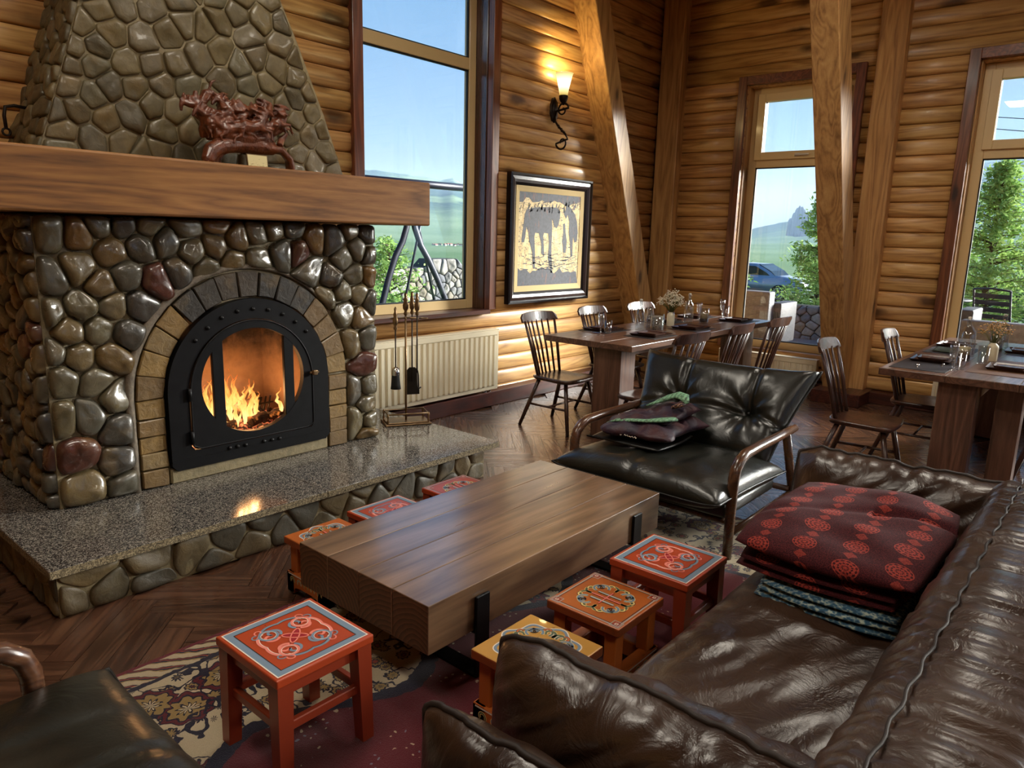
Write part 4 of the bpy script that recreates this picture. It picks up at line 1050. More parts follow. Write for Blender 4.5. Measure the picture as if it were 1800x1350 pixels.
def orn_b(bm, s, dense=False):
    k = s/0.155; z = 0.0004
    if not dense:
        sqribbon(bm, 0.140*k, 0.005*k, 'p_grey', z); sqribbon(bm, 0.134*k, 0.003*k, 'p_black', z)
        for sx in (-1, 1):
            for sy in (-1, 1):
                for r, col in ((0.018, 'p_grey'), (0.010, 'p_crimson'), (0.005, 'p_white')):
                    cx, cy = sx*0.128*k, sy*0.128*k
                    ribbon(bm, [(cx-r*k, cy-r*k), (cx+r*k, cy-r*k), (cx+r*k, cy+r*k), (cx-r*k, cy+r*k)], 0.004*k, col, z+0.0003, True)
    R0 = 0.078 if not dense else 0.092
    for q in range(4):
        a = q*math.pi/2; c, sn = math.cos(a), math.sin(a)
        R = lambda P: [(k*(x*c-y*sn), k*(x*sn+y*c)) for x, y in P]
        for sg in (-1, 1):
            M = lambda P: R([(x, sg*y) for x, y in P])
            two(bm, M(arc(R0, 0.022, 0.024, -2.2, 2.6, 20, 0.012)), 0.009*k, 'p_green', 'p_cream', z+0.0003)
            two(bm, M(arc(R0*0.78, R0*0.70, 0.026, -1.6, 2.4, 18, 0.016)), 0.009*k, 'p_blue', 'p_cream', z+0.0006)
            ribbon(bm, M(arc(R0*0.78, R0*0.70, 0.012, 0, 5.2, 14, 0.005)), 0.004*k, 'p_black', z+0.0010)
            two(bm, M(arc(R0*1.1, R0*0.42, 0.014, -1.0, 2.2, 12, 0.010)), 0.006*k, 'p_orange' if dense else 'p_cream', 'p_black', z+0.0005)
            if dense: two(bm, M(arc(R0*0.35, R0*0.95, 0.030, -0.4, 3.6, 16, 0.018)), 0.008*k, 'p_green', 'p_white', z+0.0004)
    for x in (-0.026, 0.026): two(bm, [(k*x, -0.05*k), (k*x, 0.05*k)], 0.009*k, 'p_grey', 'p_black', z+0.0012)
    two(bm, [(-0.05*k, 0), (0.05*k, 0)], 0.004*k, 'p_pink', 'p_crimson', z+0.0013); two(bm, [(0, -0.062*k), (0, 0.062*k)], 0.006*k, 'p_pink', 'p_crimson', z+0.0014)
    if dense:
        for y in (-0.03, 0.03): two(bm, [(-0.05*k, k*y), (0.05*k, k*y)], 0.009*k, 'p_grey', 'p_black', z+0.0015)
        ribbon(bm, [(k*(0.122+0.010*math.cos(8*u))*math.cos(u)*1.05, k*(0.122+0.010*math.cos(8*u))*math.sin(u)*1.05) for u in [2*math.pi*j/96 for j in range(96)]], 0.010*k, 'p_blue', z, True)
        ribbon(bm, [(k*(0.129+0.010*math.cos(8*u))*math.cos(u)*1.05, k*(0.129+0.010*math.cos(8*u))*math.sin(u)*1.05) for u in [2*math.pi*j/96 for j in range(96)]], 0.004*k, 'p_white', z+0.0001, True)
def stool_a(x, y, h, s, label, rz=0.0, orn=orn_a):
    t = thing('painted_stool', label, 'stool', (x, y, 0.0115), rz, 'painted stools round the coffee table')
    h -= 0.0115
    tp = obj('seat', rbox((-s, -s, h-0.028), (s, s, h), 0.004, 2), 'paint_red', t)
    bm = bm_new(); orn(bm, s); obj('painted_ornament', bm, PAL, tp, (0, 0, h), recalc=False)
    lx = s-0.032
    for sx in (-1, 1):
        for sy in (-1, 1):
            bm = bm_new(); w0, w1 = 0.021, 0.026
            top, bot = [], []
            for dx, dy in ((-1, -1), (1, -1), (1, 1), (-1, 1)):
                top.append(bm.verts.new((sx*lx+dx*w1, sy*lx+dy*w1, h-0.028))); bot.append(bm.verts.new((sx*(lx+0.008)+dx*w0, sy*(lx+0.008)+dy*w0, 0)))
            for k in range(4): bm.faces.new((bot[k], bot[(k+1) % 4], top[(k+1) % 4], top[k]))
            bm.faces.new(top); bm.faces.new(bot); obj('leg', bm, 'paint_leg', t)
    for a in (-1, 1):
        obj('apron', rbox((-lx, a*lx-0.010, h-0.075), (lx, a*lx+0.010, h-0.028), 0.002, 1), 'paint_leg', t); obj('apron', rbox((a*lx-0.010, -lx, h-0.075), (a*lx+0.010, lx, h-0.028), 0.002, 1), 'paint_leg', t)
        obj('stretcher', rbox((-lx, a*lx-0.011, h*0.46), (lx, a*lx+0.011, h*0.46+0.03), 0.003, 1), 'paint_leg', t); obj('stretcher', rbox((a*lx-0.011, -lx, h*0.46), (a*lx+0.011, lx, h*0.46+0.03), 0.003, 1), 'paint_leg', t)
    return t
def stool_b(x, y, h, s, label, mtop='paint_orange', dense=False, rz=0.0):
    t = thing('painted_stool', label, 'stool', (x, y, 0.0115), rz, 'painted stools round the coffee table')
    h -= 0.0115
    bm = rbox((-s, -s, h-0.034), (s, s, h), 0.005, 2); fixn(bm)
    for f in bm.faces:
        if abs(f.normal.z) < 0.6: f.material_index = 1
    tp = obj('seat', bm, [mtop, 'paint_rim'], t)
    bm = bm_new(); orn_b(bm, s, dense); obj('painted_ornament', bm, PAL, tp, (0, 0, h), recalc=False)
    lx = s-0.045
    for sx in (-1, 1):
        for sy in (-1, 1): obj('leg', rbox((sx*lx-0.025, sy*lx-0.025, 0.09), (sx*lx+0.025, sy*lx+0.025, h-0.034), 0.003, 1), 'paint_orange', t)
    for a in (-1, 1):
        obj('apron', rbox((-lx, a*lx-0.012, h-0.07), (lx, a*lx+0.012, h-0.034), 0.002, 1), 'paint_orange', t); obj('apron', rbox((a*lx-0.012, -lx, h-0.07), (a*lx+0.012, lx, h-0.034), 0.002, 1), 'paint_orange', t)
    b = s-0.008
    poly = [(-b, 0.0), (-b+0.045, 0.0), (-b+0.06, 0.028), (-b+0.10, 0.034), (b-0.10, 0.034), (b-0.06, 0.028), (b-0.045, 0.0), (b, 0.0), (b, 0.095), (-b, 0.095)]
    for q in range(4):
        bm = bm_new(); add_prism(bm, poly, -b, -b+0.05, 'y'); fixn(bm); bmesh.ops.bevel(bm, geom=[e for e in bm.edges if e.calc_length() > 0.1], offset=0.004, segments=1, affect='EDGES')
        bd = obj('base_board', bm, 'paint_orange', t, None, (0, 0, q*math.pi/2))
        bm = bm_new()
        for j in range(5):
            cx = -b+0.04+j*(2*b-0.08)/4
            two(bm, arc(cx, 0.06, 0.018, -0.4, 4.0, 14, 0.008), 0.006, 'p_blue' if j % 2 else 'p_green', 'p_cream', 0.0006)
        ribbon(bm, [(-b+0.01, 0.088), (b-0.01, 0.088)], 0.006, 'p_white', 0.0004)
        obj('painted_scrolls', bm, PAL, bd, (0, -b-0.0005, 0), (math.pi/2, 0, 0), recalc=False)
    return t
stool_a(1.150, 1.843, 0.375, 0.172, 'red painted stool with a blue border, alone at the near end of the coffee table')
stool_a(2.475, 1.262, 0.380, 0.170, 'tall red stool with blue border beside the sofa, furthest of that row')
stool_b(2.140, 1.335, 0.305, 0.157, 'orange stool with a knot medallion and square corners, middle of the sofa row')
stool_b(1.715, 1.320, 0.300, 0.155, 'ochre stool covered with green scrolls, half hidden by the sofa arm', 'paint_ochre', True)
stool_b(1.825, 2.600, 0.272, 0.150, 'ochre scrolled stool tucked behind the near end of the coffee table', 'paint_orange', True)
stool_a(2.215, 2.625, 0.272, 0.165, 'low red stool between table and hearth, middle of the far row')
stool_a(2.695, 2.620, 0.272, 0.160, 'low stool with a shiny pale top, furthest along the hearth', orn=orn_b)
# ---------------------------------------------------------------- leather seating
def pillow(fn, nu=40, nv=40):
    bm = bm_new(); S = {}
    for side in (1, -1):
        for i in range(nu+1):
            for j in range(nv+1):
                edge = i in (0, nu) or j in (0, nv)
                if edge and side == -1: S[(side, i, j)] = S[(1, i, j)]; continue
                S[(side, i, j)] = bm.verts.new(fn(-1+2*i/nu, -1+2*j/nv, 0 if edge else side))
    for side in (1, -1):
        for i in range(nu):
            for j in range(nv):
                q = [S[(side, i, j)], S[(side, i+1, j)], S[(side, i+1, j+1)], S[(side, i, j+1)]]
                if len(set(q)) < 4: continue
                try:
                    f = bm.faces.new(q if side == 1 else q[::-1]); f.smooth = True
                except ValueError: pass
    return bm
def se(u, v, p=5.0, q=0.5): return max(0.0, (1-abs(u)**p)*(1-abs(v)**p))**q
def edge_loop(fn, n=40):
    L = [fn(-1+2*k/n, -1, 0) for k in range(n)]+[fn(1, -1+2*k/n, 0) for k in range(n)]+[fn(1-2*k/n, 1, 0) for k in range(n)]+[fn(-1, 1-2*k/n, 0) for k in range(n)]
    return L
def piping(fn, r=0.006, n=40):
    bm = bm_new(); add_tube(bm, edge_loop(fn, n), r, 6, False, closed=True); return bm
def armchair(label, loc, rz):
    t = thing('leather_armchair', label, 'armchair', loc, rz, 'black leather armchairs with wooden arms')
    def seat(u, v, s):
        c = 1+0.03*u*u*v*v
        x, y = -0.235+u*0.435*c, v*0.495*c
        th = 0.115 if s > 0 else 0.085
        k = se(u, v, 4.0, 0.45)
        z = 0.325-0.035*u*0.5 + s*th*k
        if s > 0: z += 0.010*vnoise((x, y, 0), 4.0, 3)*k + 0.008*vnoise((x*0.5, y*3, 0), 5.0, 5)*k - 0.010*math.exp(-((y-0.03)/0.012)**2)*k
        z -= 0.02*max(0, -u)**6*(1-abs(v)**8)
        return Vector((x, y, z))
    sc = obj('seat_cushion', pillow(seat, 48, 48), 'leather_black', t); obj('piping', piping(seat), 'piping_dark', sc)
    up = Vector((0.40, 0, 0.54)).normalized(); nf = Vector((-0.54, 0, 0.40)).normalized()
    tufts = [(-0.235, 0.30), (0.215, 0.30)]
    def back(u, v, s):
        h = 0.64; b = (v+1)/2
        hw = 0.45+0.13*b**1.5
        yy = u*hw+0.02; hh = b*h - 0.03*(1-abs(u)**2.5)*b*b + 0.02*abs(u)**8*b
        k = se(u, v, 7.0, 0.42); th = (0.115 if s > 0 else 0.085)
        d = s*th*k
        if s > 0:
            for ty, tv in tufts:
                r = math.hypot(yy-ty, hh-tv); an = math.atan2(hh-tv, yy-ty)
                d -= 0.085*math.exp(-(r/0.075)**1.3)*k
                d += 0.016*math.sin(an*7+ty*20)*math.exp(-r/0.16)*(1-math.exp(-r/0.03))*k
                if hh > tv: d -= 0.030*math.exp(-((yy-ty)/0.020)**2)*k
                out = (yy-ty)*math.copysign(1, ty)
                if out > 0: d -= 0.026*math.exp(-((hh-tv+0.3*out)/0.022)**2)*k
            if tufts[0][0] < yy < tufts[1][0]: d -= 0.02*math.exp(-((hh-tufts[0][1]+0.02)/0.022)**2)*k
            d += 0.012*vnoise((yy, hh, 0), 6.0, 9)*k
        p = Vector((0.12, 0, 0.335))+up*hh+nf*d
        return Vector((p.x, yy, p.z))
    bc = obj('back_cushion', pillow(back, 72, 56), 'leather_black', t); obj('piping', piping(back), 'piping_dark', bc)
    for ty, tv in tufts:
        p = Vector((0.12, ty, 0.335))+up*tv+nf*0.028
        bm = bm_new(); bmesh.ops.create_uvsphere(bm, u_segments=10, v_segments=6, radius=0.012, matrix=Matrix.Translation(p)); smooth_all(bm); obj('tuft_button', bm, 'piping_dark', bc)
    for s in (-1, 1):
        y = s*0.495
        bm = bm_new()
        pts = [(-0.49, y, 0.0), (-0.49, y, 0.2), (-0.49, y, 0.36), (-0.487, y, 0.43), (-0.47, y, 0.48), (-0.43, y, 0.515), (-0.37, y, 0.535), (-0.2, y, 0.54), (0.1, y, 0.54), (0.33, y, 0.545)]
        add_tube(bm, pts, [0.024, 0.026, 0.028, 0.029, 0.029, 0.029, 0.028, 0.027, 0.026, 0.024], 12, True, (0, 1, 0)); obj('arm', bm, 'armwood', t)
        bm = bm_new(); add_tube(bm, [(0.20, y, 0.54), (0.34, y, 0.27), (0.46, y, 0.0)], [0.024, 0.026, 0.022], 12, True, (0, 1, 0)); obj('rear_leg', bm, 'armwood', t)
        bm = bm_new(); add_tube(bm, [(-0.49, y, 0.13), (0.40, y, 0.135)], 0.018, 10, True, (0, 1, 0)); obj('side_rail', bm, 'armwood', t)
    for x, z in ((-0.42, 0.17), (0.36, 0.16)):
        bm = bm_new(); add_tube(bm, [(x, -0.49, z), (x, 0.49, z)], 0.018, 10); obj('cross_rail', bm, 'armwood', t)
    obj('seat_sling', rbox((-0.46, -0.455, 0.19), (0.20, 0.455, 0.265), 0.02, 2), 'leather_black', t)
    return t
a1 = armchair('black leather armchair with tufted back, facing the end of the coffee table', (3.90, 1.91, 0.0115), 0)
a2 = dup(a1, (0.02, 1.60, 0.0115), math.pi, 'black leather armchair cut off at the lower left corner')
# ---- sofa
sf = thing('leather_sofa', 'long brown leather sofa with puffy arms on the right', 'sofa', (2.3, 0.5, 0.0115))
def so_(name, bm, m, parent=None):
    o = obj(name, bm, m, parent or sf)
    if parent is None: o.matrix_parent_inverse = Matrix.Translation((-2.3, -0.5, 0))
    return o
def fold(x, amp, f, sd):   # irregular gathers
    return amp*(vnoise((x*f, 0, sd), 1.0, sd)+0.5*vnoise((x*f*2.3, 1, sd), 1.0, sd))
def s_seat(u, v, s):
    x, y = 2.40+u*1.03, 0.62+v*0.345
    k = se(u, v, 5.0, 0.5); z = 0.325 + s*(0.115 if s > 0 else 0.06)*k
    if s > 0: z += k*(0.016*vnoise((x*1.2+y*2.2, y*0.8-x*0.6, 0), 3.0, 2)+0.008*vnoise((x*2+y*5, y-x, 0), 4.0, 7)) + k*0.010*math.exp(-((v-0.85)/0.12)**2)*fold(x, 1.0, 14, 3)
    return Vector((x, y, z))
o = so_('seat_cushion', pillow(s_seat, 110, 50), 'leather_brown'); so_('piping', piping(s_seat, 0.006, 60), 'piping_brown', o)
so_('base', rbox((1.02, -0.02, 0.06), (3.66, 0.92, 0.30), 0.03, 3), 'leather_brown')
for x, y in ((1.08, 0.05), (1.08, 0.85), (3.58, 0.05), (3.58, 0.85)):
    bm = bm_new(); add_lathe(bm, [(0, 0), (0.022, 0), (0.030, 0.062), (0, 0.062)], 12, (x, y, 0)); so_('foot', bm, 'black_steel')
def s_back(u, v, s):          # u along X, v round the roll
    pass
def back_roll():
    bm = bm_new(); n, m = 190, 36; rings = []
    for i in range(n+1):
        x = 1.08+2.40*i/n; e = min(i, n-i)/n; cap = min(1.0, (e/0.035+0.05))**0.5
        ring = []
        for j in range(m):
            a = 2*math.pi*j/m; c, s = math.cos(a), math.sin(a)
            ry, rz = 0.215, 0.245
            ex = 0.62
            dy = math.copysign(abs(c)**ex, c)*ry; dz = math.copysign(abs(s)**ex, s)*rz
            g = 0.012*fold(x, 1.0, 22, 5+0.3*round(math.sin(a)))*(0.35+0.65*abs(math.sin(a*0.5+0.6)))+0.010*vnoise((x*3, dy*5, dz*5), 1.0, 4)
            seam = -0.014*math.exp(-((a-1.25)/0.07)**2)
            k = cap*(1+(g+seam)/0.22)
            y = 0.145+dy*k+0.10*(0-dz)*0.45; z = 0.475+dz*k
            ring.append(bm.verts.new((x, y, z)))
        rings.append(ring)
    for a, b in zip(rings, rings[1:]):
        for j in range(m): f = bm.faces.new((a[j], a[(j+1) % m], b[(j+1) % m], b[j])); f.smooth = True
    bm.faces.new(rings[0]); bm.faces.new(rings[-1]); return bm
bk = so_('back_cushion', back_roll(), 'leather_brown')
pts = []
for i in range(80):
    x = 1.12+2.32*i/79; a = 1.25; c, s = math.cos(a), math.sin(a); dy, dz = abs(c)**0.62*0.215, abs(s)**0.62*0.245
    pts.append((x, 0.145+dy-0.045*dz+0.004*math.sin(i*1.3), 0.475+dz-0.004))
bm = bm_new(); add_tube(bm, pts, 0.0042, 6, True, (0, 1, 0)); so_('seam_piping', bm, 'piping_brown', bk)
def arm_pillow(xc, hx, y0, y1, z0, z1, lean, sd, amp, front_round=0.0):
    def fn(u, v, s):        # u: up, v: along Y
        y = (y0+y1)/2+v*(y1-y0)/2; z = (z0+z1)/2+u*(z1-z0)/2
        k = se(u, v, 3.6, 0.5)
        top = max(0.0, u)
        z += 0.016*fold(y, 1.0, 11, sd)*top**3 - front_round*(abs(v)**6)*top*0.0 - 0.035*(max(0, v)**10)*top
        x = xc+lean*(u+1)*0.5*(z1-z0) + s*hx*k
        x += k*s*amp*fold(y+0.25*u, 1.0, 13, sd+s)*(0.3+0.7*abs(u)) + 0.008*vnoise((y*3, z*3, s), 1.0, sd)*k + (0.012*fold(y, 1.0, 16, sd+9) if u > 0.99 else 0)
        return Vector((x, y, z))
    return fn
for nm, args in (('inner_arm_cushion', (1.24, 0.125, 0.16, 1.08, 0.27, 0.655, 0.05, 11, 0.030)), ('outer_arm_panel', (1.03, 0.095, 0.14, 1.10, 0.09, 0.575, -0.03, 17, 0.016)),
                 ('far_arm_cushion', (3.43, 0.13, 0.14, 1.14, 0.27, 0.655, 0.22, 23, 0.026)), ('far_arm_panel', (3.66, 0.09, 0.14, 1.10, 0.09, 0.56, 0.05, 29, 0.016))):
    fn = arm_pillow(*args); o = so_(nm, pillow(fn, 40, 80), 'leather_brown'); so_('piping', piping(fn, 0.008, 60), 'piping_brown', o)
# ---------------------------------------------------------------- blankets
def blanket_mats():
    m, g, b = newmat('blanket_red'); co = g.obj(); x, y, z = g.sep(co)
    nz = g.noise(co, 5.0, 2.0)
    u = g.m('ADD', g.m('MULTIPLY', g.m('ADD', x, g.m('MULTIPLY', z, 0.6)), 6.4), g.m('MULTIPLY', nz, 0.35)); v = g.m('ADD', g.m('MULTIPLY', g.m('ADD', y, g.m('MULTIPLY', z, -0.4)), 7.0), g.m('MULTIPLY', nz, 0.3))
    row = g.m('FLOOR', v); u = g.m('ADD', u, g.m('MULTIPLY', g.m('MODULO', row, 2.0), 0.5))
    fu, fv = g.m('SUBTRACT', g.m('FRACT', u), 0.5), g.m('SUBTRACT', g.m('FRACT', v), 0.5)
    d = g.m('MULTIPLY', g.m('SQRT', g.m('ADD', g.m('MULTIPLY', fu, fu), g.m('MULTIPLY', fv, fv))), 1.18)
    an = g.m('ARCTAN2', fv, fu)
    rings = g.m('SINE', g.m('MULTIPLY', d, 62.0)); spok = g.m('SINE', g.m('MULTIPLY', an, 12.0))
    pat = g.m('GREATER_THAN', g.m('ADD', rings, g.m('MULTIPLY', spok, 0.7)), -0.35)
    med = g.m('MULTIPLY', g.m('LESS_THAN', d, 0.33), pat)
    du = g.m('SUBTRACT', g.m('FRACT', g.m('ADD', u, 0.5)), 0.5); dv = g.m('SUBTRACT', g.m('FRACT', g.m('ADD', v, 0.02)), 0.5)
    d2 = g.m('ADD', g.m('MULTIPLY', g.m('ABSOLUTE', du), 1.0), g.m('MULTIPLY', g.m('ABSOLUTE', dv), 1.0))
    sm = g.m('MULTIPLY', g.m('LESS_THAN', g.m('ADD', d2, g.m('MULTIPLY', g.noise(co, 60.0, 2.0), 0.1)), 0.21), 0.7)
    f = g.noise(co, 260.0, 2.0)
    base = g.mix(g.mapr(f, 0.4, 0.65), srgb(44, 12, 18), srgb(84, 28, 30))
    col = g.mix(g.m('MAXIMUM', med, sm), base, g.mix(g.mapr(f, 0.35, 0.65), srgb(122, 36, 32), srgb(160, 66, 52)))
    setb(g, b, color=col, rough=0.85, sheen=0.03, spec=0.15, normal=g.bump(f, 0.3, 0.003))
    m, g, b = newmat('blanket_blue'); co = g.obj(); f = g.noise(co, 120.0, 3.0); v = g.vor(co, 70.0)
    setb(g, b, color=g.ramp(g.m('ADD', g.m('MULTIPLY', f, 0.5), g.m('MULTIPLY', v, 0.5)), [(0.25, srgb(22, 48, 70)), (0.5, srgb(48, 92, 118)), (0.66, srgb(170, 180, 164))]), rough=0.85, sheen=0.05, normal=g.bump(f, 0.3, 0.003))
    m, g, b = newmat('garment'); co = g.obj(); n = g.noise(co, 9.0, 3.0)
    setb(g, b, color=g.mix(g.mapr(n, 0.4, 0.62), srgb(34, 18, 42), srgb(66, 26, 32)), rough=0.55, sheen=0.05, normal=g.bump(g.noise(co, 24.0, 4.0), 0.5, 0.02))
    m, g, b = newmat('garment_green'); co = g.obj(); f = g.noise(co, 90.0, 3.0); w = g.m('SINE', g.m('MULTIPLY', g.sep(co)[1], 260.0))
    setb(g, b, color=g.mix(g.mapr(f, 0.52, 0.66), g.mix(g.mapr(w, -1, 1), srgb(96, 142, 112), srgb(136, 184, 146)), srgb(56, 62, 44)), rough=0.6, normal=g.bump(f, 0.3, 0.004))
    m, g, b = newmat('garment_floral'); co = g.obj(); v = g.vor(co, 110.0); c = g.sep(g.vor(co, 110.0, out='Color'))
    setb(g, b, color=g.mix(g.m('LESS_THAN', v, 0.35), srgb(46, 14, 20), g.mix(c[0], srgb(190, 110, 60), srgb(222, 190, 150))), rough=0.6)
    plain('thread_white', srgb(226, 214, 196), 0.6)
blanket_mats()
def slab_fn(x0, x1, y0, y1, z0, z1, sd, amp=0.01, p=3.0, tilt=0.0, tilty=0.0):
    def fn(u, v, s):
        ur, vr = u*math.sqrt(1-0.16*v*v), v*math.sqrt(1-0.16*u*u)
        x, y = (x0+x1)/2+ur*(x1-x0)/2, (y0+y1)/2+vr*(y1-y0)/2
        k = se(u, v, p, 0.5); h = (z1-z0)/2
        if amp > 0.025: x += 0.07*vnoise((y*7, x*2, 5), 1.0, sd)*abs(u); y += 0.07*vnoise((x*7, y*2, 3), 1.0, sd+4)*abs(v)
        x += 0.016*vnoise((y*4, s, 0), 1.0, sd)*abs(u)**3; y += 0.014*vnoise((x*4, s, 1), 1.0, sd+2)*abs(v)**3
        z = (z0+z1)/2+s*h*k+tilt*(x-x0)+tilty*(y-y0)
        if s > 0: z += amp*k*(vnoise((x*4, y*4, 0), 1.0, sd)+0.6*vnoise((x*9, y*7, 0), 1.0, sd+1)) + (0.9*amp*k*(0.5-abs(vnoise((x*11, y*8, 0), 1.0, sd+2))*2) if amp > 0.025 else 0)
        return Vector((x, y, z))
    return fn
bb = thing('folded_blanket', 'dark blue patterned blanket folded beneath the red one on the sofa', 'blanket', (2.7, 0.65, 0.44))
def bo(t, nm, bm, m, off):
    o = obj(nm, bm, m, t); o.matrix_parent_inverse = Matrix.Translation([-c for c in off]); return o
for i, (a, b) in enumerate(((0.444, 0.462), (0.462, 0.480), (0.480, 0.498))):
    bo(bb, 'fold', pillow(slab_fn(2.255+0.014*i, 3.05, 0.375+0.010*i, 0.86, a, b, 40+i, 0.002, 8.0), 30, 24), 'blanket_blue', (2.7, 0.65, 0.44))
rb = thing('folded_blanket', 'maroon blanket with orange-red medallions piled at the sofa end', 'blanket', (2.7, 0.65, 0.49))
for i, (a, b, ins_) in enumerate(((0.500, 0.526, 0.0), (0.524, 0.552, 0.012))):
    bo(rb, 'fold', pillow(slab_fn(2.31+ins_, 3.10, 0.40+ins_, 0.955, a, b, 50+i, 0.004, 7.0), 40, 30), 'blanket_red', (2.7, 0.65, 0.49))
def top_fold(u, v, s):
    p = slab_fn(2.315, 3.17, 0.36, 0.985, 0.535, 0.645, 60, 0.016, 3.2, 0.02, 0.0)(u, v, s)
    if s > 0:
        p.z += 0.035*math.exp(-((p.x-3.0)/0.16)**2-((p.y-0.55)/0.12)**2) - 0.03*math.exp(-((p.x-2.86+0.5*(p.y-0.5))/0.03)**2)*(1 if p.y < 0.62 else 0.2)
    return p
bo(rb, 'fold', pillow(top_fold, 70, 56), 'blanket_red', (2.7, 0.65, 0.49))
# garment on the armchair seat
gm = thing('folded_garment', 'plum and green patterned jacket crumpled on the black armchair seat', 'garment', (3.75, 2.07, 0.45))
go = (3.75, 2.07, 0.438)
bo(gm, 'lining', pillow(slab_fn(3.44, 3.92, 1.86, 2.34, 0.452, 0.478, 70, 0.006, 6.0, 0.0, 0.0), 30, 30), 'piping_dark', go)
bo(gm, 'body', pillow(slab_fn(3.47, 3.98, 1.84, 2.31, 0.470, 0.575, 71, 0.030, 2.6, 0.02, 0.0), 40, 40), 'garment', go)
bo(gm, 'sleeve', pillow(slab_fn(3.60, 4.02, 1.92, 2.18, 0.54, 0.625, 72, 0.04, 2.2, 0.06, -0.05), 30, 30), 'garment', go)
def gpath(P, w, m, th=0.012, nm='trim_band'):
    bm = bm_new(); add_tube(bm, P, w, 8, True, (0, 0, 1), th/max(w)); smooth_all(bm); bo(gm, nm, bm, m, go)
gpath([(3.53, 2.26, 0.545), (3.54, 2.20, 0.570), (3.56, 2.10, 0.582), (3.58, 2.02, 0.590), (3.62, 1.95, 0.600), (3.68, 1.90, 0.605)], [0.014, 0.034, 0.032, 0.034, 0.048, 0.040], 'garment_green')
gpath([(3.78, 2.15, 0.625), (3.82, 2.10, 0.65), (3.86, 2.05, 0.68), (3.88, 2.00, 0.70), (3.86, 1.95, 0.70), (3.83, 1.91, 0.67)], [0.010, 0.028, 0.038, 0.042, 0.036, 0.014], 'garment_green', 0.014, 'collar')
gpath([(3.78, 1.97, 0.645), (3.78, 1.93, 0.665), (3.77, 1.90, 0.67)], [0.03, 0.034, 0.02], 'garment_floral', 0.014, 'collar_lining')
P = [(3.462-0.002*math.sin(k), 2.20-k*0.0055, 0.512+0.006*math.sin(k*2.1)*(1 if k % 5 else 0)) for k in range(34)]
bm = bm_new(); add_tube(bm, P[:16], 0.0022, 5); add_tube(bm, P[18:], 0.0022, 5); bo(gm, 'stitched_script', bm, 'thread_white', go)
# ---------------------------------------------------------------- dining tables
TZD = 0.805
def dining_table(label, x0, x1, y0, y1, legs):
    t = thing('dining_table', label, 'table', ((x0+x1)/2, (y0+y1)/2, 0), 0, 'dining tables')
    off = Matrix.Translation((-(x0+x1)/2, -(y0+y1)/2, 0))
    def p(nm, bm, m):
        o = obj(nm, bm, m, t); o.matrix_parent_inverse = off; return o
    n = 3; w = (y1-y0)/n
    for i in range(n): p('tabletop_board', rbox((x0, y0+i*w+0.0006, TZD-0.048), (x1, y0+(i+1)*w-0.0006, TZD), 0.004, 2), 'walnut_x')
    for a, b, c, d in legs:
        p('leg', rbox((a, c, 0.012), (b, d, TZD-0.048), 0.004, 1), 'walnut_z')
        p('foot_plate', rbox((a-0.02, c-0.02, 0), (b+0.02, d+0.02, 0.012), 0.002, 1), 'black_steel')
    ym = sum((l[2]+l[3])/2 for l in legs)/len(legs)
    p('stretcher', rbox((legs[0][1]-0.02, ym-0.03, TZD-0.14), (legs[-1][0]+0.02, ym+0.03, TZD-0.05), 0.004, 1), 'walnut_x')
    return t
dining_table('long walnut dining table near the corner, laid for six', 4.82, 7.66, 2.90, 3.76, [(4.88, 5.10, 3.03, 3.29), (7.26, 7.48, 3.03, 3.29)])
dining_table('walnut dining table cut off at the right edge', 5.34, 7.70, 0.07, 1.27, [(5.40, 5.55, 0.69, 0.915), (5.60, 5.78, 0.46, 0.605), (7.30, 7.45, 0.69, 0.915)])
